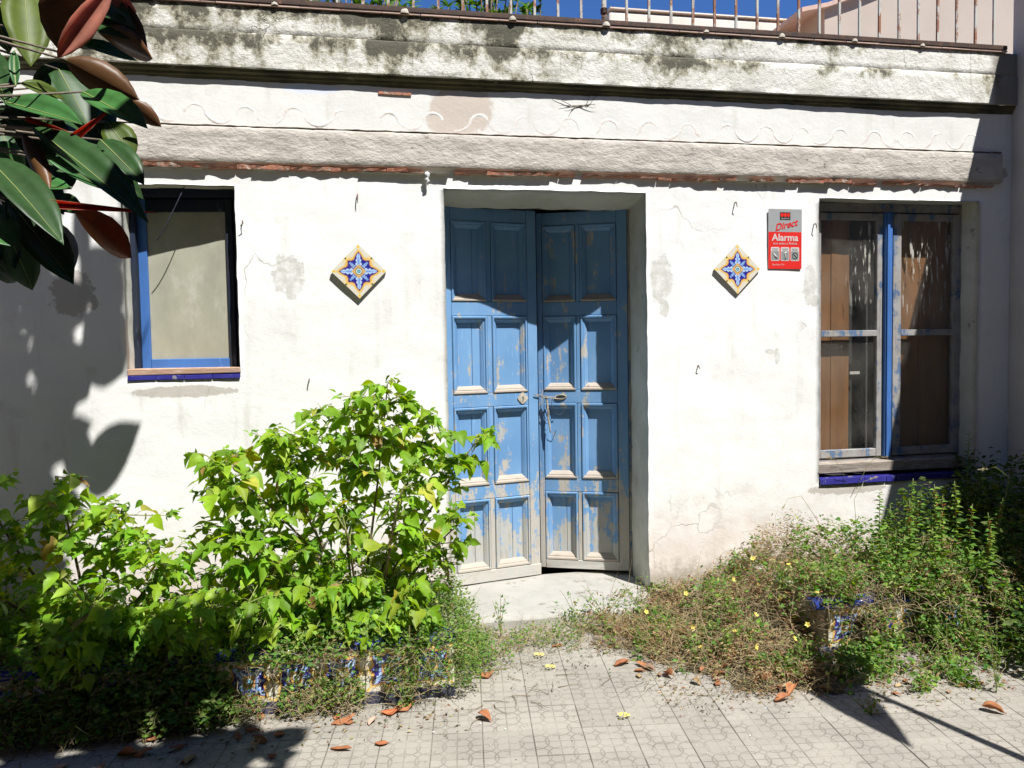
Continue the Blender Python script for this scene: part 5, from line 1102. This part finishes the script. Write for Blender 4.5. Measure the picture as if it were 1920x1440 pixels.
for i, u_ in enumerate(ups):
    x, y, h_, r_ = u_; y -= .16; h_ += .05; nm_ = ORD[rank[u_]] if r_ else (ORD[rank[u_]] if rank[u_] < 5 else 'rightmost')
    upright((x, y, .17), h_, (random.uniform(-.05,.05), random.uniform(-.06,.02)), r_, nm_+' of the nine upright weeds with red spikes below the tall window' if r_ else nm_+' of the six plain upright weeds below the tall window', 50+i, group='upright weeds with red spikes' if r_ else 'plain upright weeds below the tall window')
upright((3.66,-.14,.45), .50, (.01,0), 0, 'dark tall weed silhouetted on the wall just right of the tall window', 90, .05, None)
upright((3.98,-.25,.3), .56, (.02,0), 0, 'dark leafy weed against the wall at the right edge', 91, .09, None)

# long straggling dry stems over the heap
random.seed(61); b = MB()
for _ in range(230):
    if _ < 150: q = Vector((random.uniform(1.2,2.4), random.uniform(-1.15,-.1), 0)); q.z = .05+.10*max(0, q.x-1.2)
    else: q = Vector((random.uniform(2.2,3.3), random.uniform(-1.15,-.5), .25))
    d_ = Vector((random.gauss(0,1), random.gauss(-.3,.8), random.uniform(.3,1.3))).normalized(); pts = [q]
    for i in range(7): q = q+d_*random.uniform(.02,.05); d_ = (d_+rv(.16)+Vector((0,0,-.13))).normalized(); pts.append(q)
    b.tube(pts, [.0017-.0002*i for i in range(8)], 3, cap=False)
o = b.build('straggling_stems', M['straw'], wm); o['kind'] = 'stuff'
# flowers on the weeds
def flower(p, parent, r=.014):
    b = MB(); p = Vector(p); nrm = (Vector((.1,-.6,.7))+rv(.25)).normalized(); F = frame(rv(1), nrm)
    for k_ in range(5):
        a = 2*math.pi*k_/5
        def P3(rad, an, h_=0): return p+Vector(F[0])*rad*math.cos(an)+Vector(F[1])*rad*math.sin(an)+Vector(F[2])*h_
        b.add([P3(.001,a), P3(r*.75,a-.5,.004), P3(r,a,.006), P3(r*.75,a+.5,.004)], [(0,1,2,3)])
    b.tube([p, p-nrm*.02+Vector((0,0,-.015))], .001, 3); b.build('yellow_flower', M['petal'], parent)
for (x, y, z) in ((1.62,-.55,.20),(1.55,-.80,.12),(1.80,-.95,.21),(1.92,-.75,.29),(1.72,-1.1,.12),(1.98,-1.1,.20),(2.03,-1.17,.14),(2.12,-.95,.30),(1.40,-.55,.12),(2.0,-.55,.36),(1.85,-.62,.28),(1.68,-.98,.15),(2.12,-.70,.36),(1.9,-1.12,.15),(1.5,-1.0,.10),(1.95,-.9,.26)): flower((x,y,z+.01), wm)

# small individual sprigs by the step and on the paving
def sprig(loc, h_, label, seed, n=5, dry=.3, spread=.06):
    random.seed(seed); root = empty('weed_sprig', loc); tag(root, label, 'plant'); b = MB(); lv = Leaves()
    for k_ in range(n):
        tip = Vector((random.gauss(0,spread), random.gauss(0,spread*.6), h_*random.uniform(.5,1.05))); pts = bez((0,0,0), (tip.x*.2, tip.y*.2, tip.z*.6), tip, 7); b.tube(pts, [.002-.0012*i/6 for i in range(7)], 4)
        for i in range(16):
            t = random.uniform(.2,1); q = pts[int(t*6)]+rv(.012); L = random.uniform(.010,.026); lv.add(SMALL, q, rv(1)+Vector((0,0,.3)), Vector((0,-.4,.8))+rv(.5), L, L*.8, jit(random.choice(GREENS if random.random() > dry else DRYS), .25))
    b.build('stem', M['gstem'], root); me = lv.mesh(lv.items, 'leaves', M['weed']); o = bpy.data.objects.new('leaves', me); COL.objects.link(o); o.parent = root; o['kind'] = 'stuff'
sprig((.66,-.40,0), .24, 'pale yellow green sprig standing in front of the middle of the doorstep', 1, 4, .1, .025)
sprig((.53,-.46,0), .10, 'low dark sprig left of the pale one at the doorstep', 2, 5, .3, .04)
sprig((1.08,-.34,0), .20, 'spindly branched weed leaning over the right part of the doorstep', 3, 5, .2, .09)
sprig((1.25,-.30,0), .22, 'bushier green weed at the right corner of the doorstep', 4, 9, .2, .10)
sprig((.14,-1.07,0), .12, 'small green tuft against the plinth tiles at the end of the left planter', 5, 7, .1, .03)
sprig((1.49,-.20,.0), .24, 'thin sprig rising against the wall right of the doors', 6, 5, .3, .05)
sprig((1.98,-1.55,0), .07, 'yellowish tuft growing out of the paving at lower right', 7, 5, .3, .05)
sprig((2.62,-1.50,0), .34, 'tall flowering stalk on the paving near the right edge', 8, 5, .2, .05)
sprig((2.50,-1.22,0), .20, 'green stalks at the foot of the right planter', 9, 8, .1, .08)
sprig((2.33,-1.42,0), .07, 'low green tuft in the paving joint at right', 10, 6, .2, .06)

for i, (x, y, z, h_, lab) in enumerate(((1.32,-.72,0,.14,'small leafy weed at the near left edge of the weed heap'),(1.62,-.98,.06,.15,'bright green seedling at the front of the weed heap, near its middle'),(1.78,-.78,.12,.17,'bright leafy weed in the middle of the heap'),(1.95,-1.16,.05,.14,'leafy weed at the lower right corner of the heap, by the shadow'),(2.08,-.70,.22,.20,'leafy weed near the top of the heap, left of the buried planter corner'),(2.70,-1.10,.0,.20,'bright green clump before the tiles of the right planter'),(2.85,-1.12,.0,.18,'second bright clump before the right planter, nearer the edge of the picture'))):
    sprig((x,y,z), h_, lab, 120+i, 9, .05, .05)
# grass stalks
def stalk(pts, label, head=True):
    root = empty('grass_stalk', pts[0]); tag(root, label, 'grass stalk'); o_ = Vector(pts[0]); P = [Vector(p)-o_ for p in pts]
    S_ = []
    for i in range(len(P)-1):
        for t in (0,.5): S_.append(P[i].lerp(P[i+1], t))
    S_.append(P[-1]); b = MB(); b.tube(S_, [.0018-.0011*i/(len(S_)-1) for i in range(len(S_))], 4); b.build('stem', M['gstem'], root)
    if head:
        lv = Leaves()
        for i in range(26): q = P[-1].lerp(P[-2], random.random()*.55)+rv(.003); lv.add(SMALL, q, (P[-1]-P[-2])+rv(.03), rv(1), .014, .005, jit((.42,.36,.20)))
        me = lv.mesh(lv.items, 'seed_head', M['dry']); h = bpy.data.objects.new('seed_head', me); COL.objects.link(h); h.parent = root; h['kind'] = 'stuff'
random.seed(3)
stalk([(2.62,-.35,.30),(2.50,-.33,.52),(2.42,-.32,.64),(2.34,-.32,.63),(2.30,-.33,.58)], 'bent grass stalk with drooping head on the bare wall left of the window weeds')
stalk([(2.72,-.40,.40),(2.70,-.40,.62),(2.76,-.40,.72),(2.84,-.40,.74)], 'short grass stalk below the left corner of the tall window')
stalk([(2.48,-.45,.25),(2.30,-.42,.42),(2.15,-.42,.43),(2.06,-.42,.37)], 'arching grass stalk low over the weed heap')
stalk([(3.12,-.9,.3),(3.20,-.9,.62),(3.24,-.9,.80),(3.16,-.9,.86),(3.06,-.9,.85)], 'long pale grass stalk crossing the dark thicket')
stalk([(3.38,-1.0,.0),(3.33,-1.05,.35),(3.36,-1.1,.48),(3.42,-1.1,.47)], 'hooked green grass stalk near the right edge')
stalk([(1.90,-1.38,0),(1.905,-1.38,.10),(1.93,-1.38,.15),(1.95,-1.38,.12)], 'single dry hooked stalk standing in the shadow on the paving')
stalk([(2.93,.0,.62),(2.86,-.05,.72),(2.80,-.06,.80),(2.76,-.06,.81)], 'thin grass blade leaning over the blue sill tiles')
stalk([(2.97,-.03,.60),(3.03,-.05,.74),(3.08,-.06,.80),(3.16,-.06,.79)], 'thin grass blade arching right over the wooden sill')

# ---------------------------------------------------------------- fallen leaves and litter
random.seed(19)
def fallen(p, L, w, ang, col, label, group=None, curl=.5):
    tv, tf = leaf_template([(0,.05,.05),(.12,.28,.24),(.3,.46,.42),(.55,.48,.5),(.78,.30,.34),(.92,.10,.12),(1,0,0)], curl, random.uniform(-.3,.2), random.uniform(-.2,.5))
    tv = tv.copy(); tv[:, 2] += np.array([random.uniform(-.03,.05) for _ in range(len(tv))]); tv[:, 2] -= tv[:, 2].min()
    l_ = Leaves(); l_.add((tv, tf), (0,0,0), (math.cos(ang), math.sin(ang), 0), (random.uniform(-.15,.15), random.uniform(-.15,.15), 1), L, w, col)
    me = l_.mesh(l_.items, 'fallen_leaf', M['dry']); o = bpy.data.objects.new('fallen_leaf', me); COL.objects.link(o); o.location = (p[0], p[1], p[2] if len(p) > 2 else .004)
    tag(o, label, 'leaf', group); so_ = o.modifiers.new('thickness', 'SOLIDIFY'); so_.thickness = .0012
OR = (.40,.17,.08)
for (p, L, ang, col, lab) in (((.42,-1.22),.075,-.9,OR,'curled bright orange leaf lying alone on open paving left of centre'),
    ((.47,-.86),.085,.15,OR,'slim orange leaf beside the right end of the left planter'), ((.89,-.58),.07,.2,OR,'rusty leaf among creepers before the doorstep'),
    ((1.12,-.87),.075,.1,OR,'salmon coloured leaf lying across a mossy joint in front of the weed heap'), ((1.66,-1.37),.075,.1,OR,'spread orange leaf at the lower edge of the weed heap'),
    ((1.75,-1.33),.085,.7,OR,'broad tan leaf beside the shadow on the paving'), ((2.44,-1.62),.085,-.7,OR,'narrow orange leaf on the sunlit paving at lower right'),
    ((-.17,-1.16),.10,.25,OR,'large crumpled orange leaf in front of the planter plinth'), ((-.02,-1.20),.06,1.1,(.62,.45,.34),'pale cream and brown leaf near the planter plinth'),
    ((.08,-1.10),.10,.35,OR,'orange leaf propped against the plinth tiles near the green tuft'), ((.03,-1.12),.08,.15,(.52,.17,.07),'darker orange leaf just left of the one at the tuft'),
    ((.0,-1.36),.055,0.,(.45,.17,.08),'thin rust coloured leaf on the paving below the planter')):
    fallen(p, L, L*random.uniform(.4,.6), ang, jit(col, .1), lab)
grp = 'brown leaves in the litter at the foot of the left planter'
for i in range(22):
    fallen((random.uniform(-1.25,-.1), random.uniform(-1.36,-1.05)), random.uniform(.04,.09), random.uniform(.02,.04), random.uniform(0,6.28), jit(random.choice((OR,(.40,.16,.07),(.45,.30,.18))), .2), 'small curled brown leaf in the shaded litter at the foot of the left planter', grp)
grp = 'brown leaves at the edge of the weed heap'
for i in range(22):
    x = random.uniform(1.15,1.95); fallen((x, -.95-(x-1.15)*.5+random.uniform(-.05,.12)), random.uniform(.035,.085), random.uniform(.015,.035), random.uniform(0,6.28), jit(random.choice((OR,(.40,.18,.09),(.42,.28,.17))), .2), 'small dry leaf caught along the near edge of the weed heap', grp)
grp = 'dry leaves on the right paving'
for i in range(10): fallen((random.uniform(2.05,2.6), random.uniform(-1.45,-1.12)), random.uniform(.03,.06), .022, random.uniform(0,6.28), jit(random.choice((OR,(.42,.28,.17))), .2), 'small dry leaf on the soil strewn paving before the right planter', grp)
for i, (x, y, lab) in enumerate(((.82,-.83,'fallen pale yellow blossom beside a joint left of the leaf'), (1.0,-1.36,'fallen yellow blossom alone on the paving at bottom centre'), (.80,-.68,'fallen yellow blossom near the doorstep creepers'))):
    r0 = empty('fallen_blossom', (x, y, 0)); tag(r0, lab, 'flower'); b = MB()
    for k_ in range(7):
        a = k_*.9; q = Vector((math.cos(a)*.008, math.sin(a)*.008, .006+.002*k_)); b.add([q, q+Vector((math.cos(a-.5)*.014, math.sin(a-.5)*.014, .006)), q+Vector((math.cos(a)*.02, math.sin(a)*.02, .003)), q+Vector((math.cos(a+.5)*.014, math.sin(a+.5)*.014, .006))], [(0,1,2,3)])
    b.build('petal', M['petal'], r0); b = MB(); b.tube([(0,0,.008),(-.015,-.01,.004),(-.03,-.012,.003)], .0015, 4); b.build('stalk', M['gstem'], r0)
# crumbs, twiglets and specks
lt = Leaves(); random.seed(23)
def crumb(n, fx, fy, cols, size, zf=.002):
    for _ in range(n):
        x, y = fx(), fy(); L = random.uniform(*size); lt.add(SMALL, (x, y, zf+random.random()*.004), (random.gauss(0,1), random.gauss(0,1), random.uniform(-.1,.2)), (random.gauss(0,.4), random.gauss(0,.4), 1), L, L*random.uniform(.15,.7), jit(random.choice(cols), .3))
DK = [(.06,.05,.03),(.10,.08,.04),(.16,.12,.06),(.09,.10,.04)]
crumb(500, lambda: random.gauss(1.0,.45), lambda: random.gauss(-.72,.14), DK, (.006,.022))
crumb(700, lambda: random.uniform(-1.7,.35), lambda: -1.03-abs(random.gauss(0,.14)), DK+DRYS, (.006,.03))
crumb(900, lambda: random.uniform(1.2,2.4), lambda: random.gauss(-1.22,.10), DK+DRYS, (.006,.026))
crumb(600, lambda: random.uniform(2.0,3.0), lambda: random.gauss(-1.3,.14), DK+DRYS, (.006,.03))
crumb(420, lambda: random.uniform(-.3,2.4), lambda: random.uniform(-2.0,-1.0), DK, (.003,.011))
crumb(200, lambda: random.uniform(.45,1.55), lambda: random.uniform(-.3,.1), DK, (.003,.010), .066)
crumb(40, lambda: random.uniform(.2,1.9), lambda: random.uniform(-1.8,-1.0), [(.75,.75,.72)], (.006,.016))
me = lt.mesh(lt.items, 'litter', M['dry'], smooth=False); o = bpy.data.objects.new('litter', me); COL.objects.link(o); tag(o, 'crumbs, twiglets and specks scattered over the paving', 'litter', None, 'stuff')
tw_ = MB()
for _ in range(60):
    x = random.choice((random.uniform(.6,2.3), random.uniform(.3,.8))); y = random.uniform(-1.25,-.5)-max(0, x-1.2)*.25; q = Vector((x, y, .006)); a = random.uniform(0, 6.28); pts = [q]
    for i in range(5): a += random.uniform(-.5,.5); q = q+Vector((math.cos(a)*.025, math.sin(a)*.022, random.uniform(-.002,.003))); q.z = max(.004, q.z); pts.append(q)
    tw_.tube(pts, [.0018,.0016,.0014,.0012,.0008,.0005], 4)
o = tw_.build('twig_litter', M['stem']); tag(o, 'thin dead stems strewn on the paving in front of the weeds', 'twigs', None, 'stuff')

# ---------------------------------------------------------------- oleanders on the terrace behind
def oleander(loc, w, h_, label, seed):
    random.seed(seed); root = empty('oleander', loc); tag(root, label, 'shrub', 'oleanders behind the railing'); lv = Leaves(); b = MB()
    for k_ in range(int(w*60)):
        tip = Vector((random.uniform(-w/2,w/2), random.uniform(-.3,.3), h_*random.uniform(.93,1.03)-.12*abs(random.gauss(0,.3)))); pts = bez((tip.x*.2,0,0), (tip.x*.5, tip.y*.5, h_*.5), tip, 7); b.tube(pts, .006, 4)
        for i in range(16):
            t = random.uniform(.72,1); q = pts[0].lerp(tip, t) if t < .9 else tip; a = random.uniform(0, 6.28); L = random.uniform(.08,.14)
            lv.add(LS[0], q, Vector((math.cos(a), math.sin(a), random.uniform(.2,1.2))), Vector((.2,-.4,1))+rv(.4), L, L*.42, jit(random.choice(((.06,.15,.025),(.09,.20,.035),(.05,.11,.02))), .2))
    b.build('stems', M['stem'], root); me = lv.mesh(lv.items, 'foliage', M['leaf']); o = bpy.data.objects.new('foliage', me); COL.objects.link(o); o.parent = root; o['kind'] = 'stuff'
oleander((-.02,3.6,3.28), 1.25, 1.66, 'leafy bush tops just clearing the railing left of centre', 41)
oleander((.86,3.6,3.28), .16, 1.60, 'tiny leaf tuft behind the railing between the two bushes', 42)
oleander((1.30,3.6,3.28), .62, 1.74, 'oleander tops against the blue sky above the doors', 43)
oleander((1.72,3.5,3.28), .22, 1.66, 'small oleander shoot right of the larger bush behind the railing', 44)
# gutter of soil at the wall base right of the door
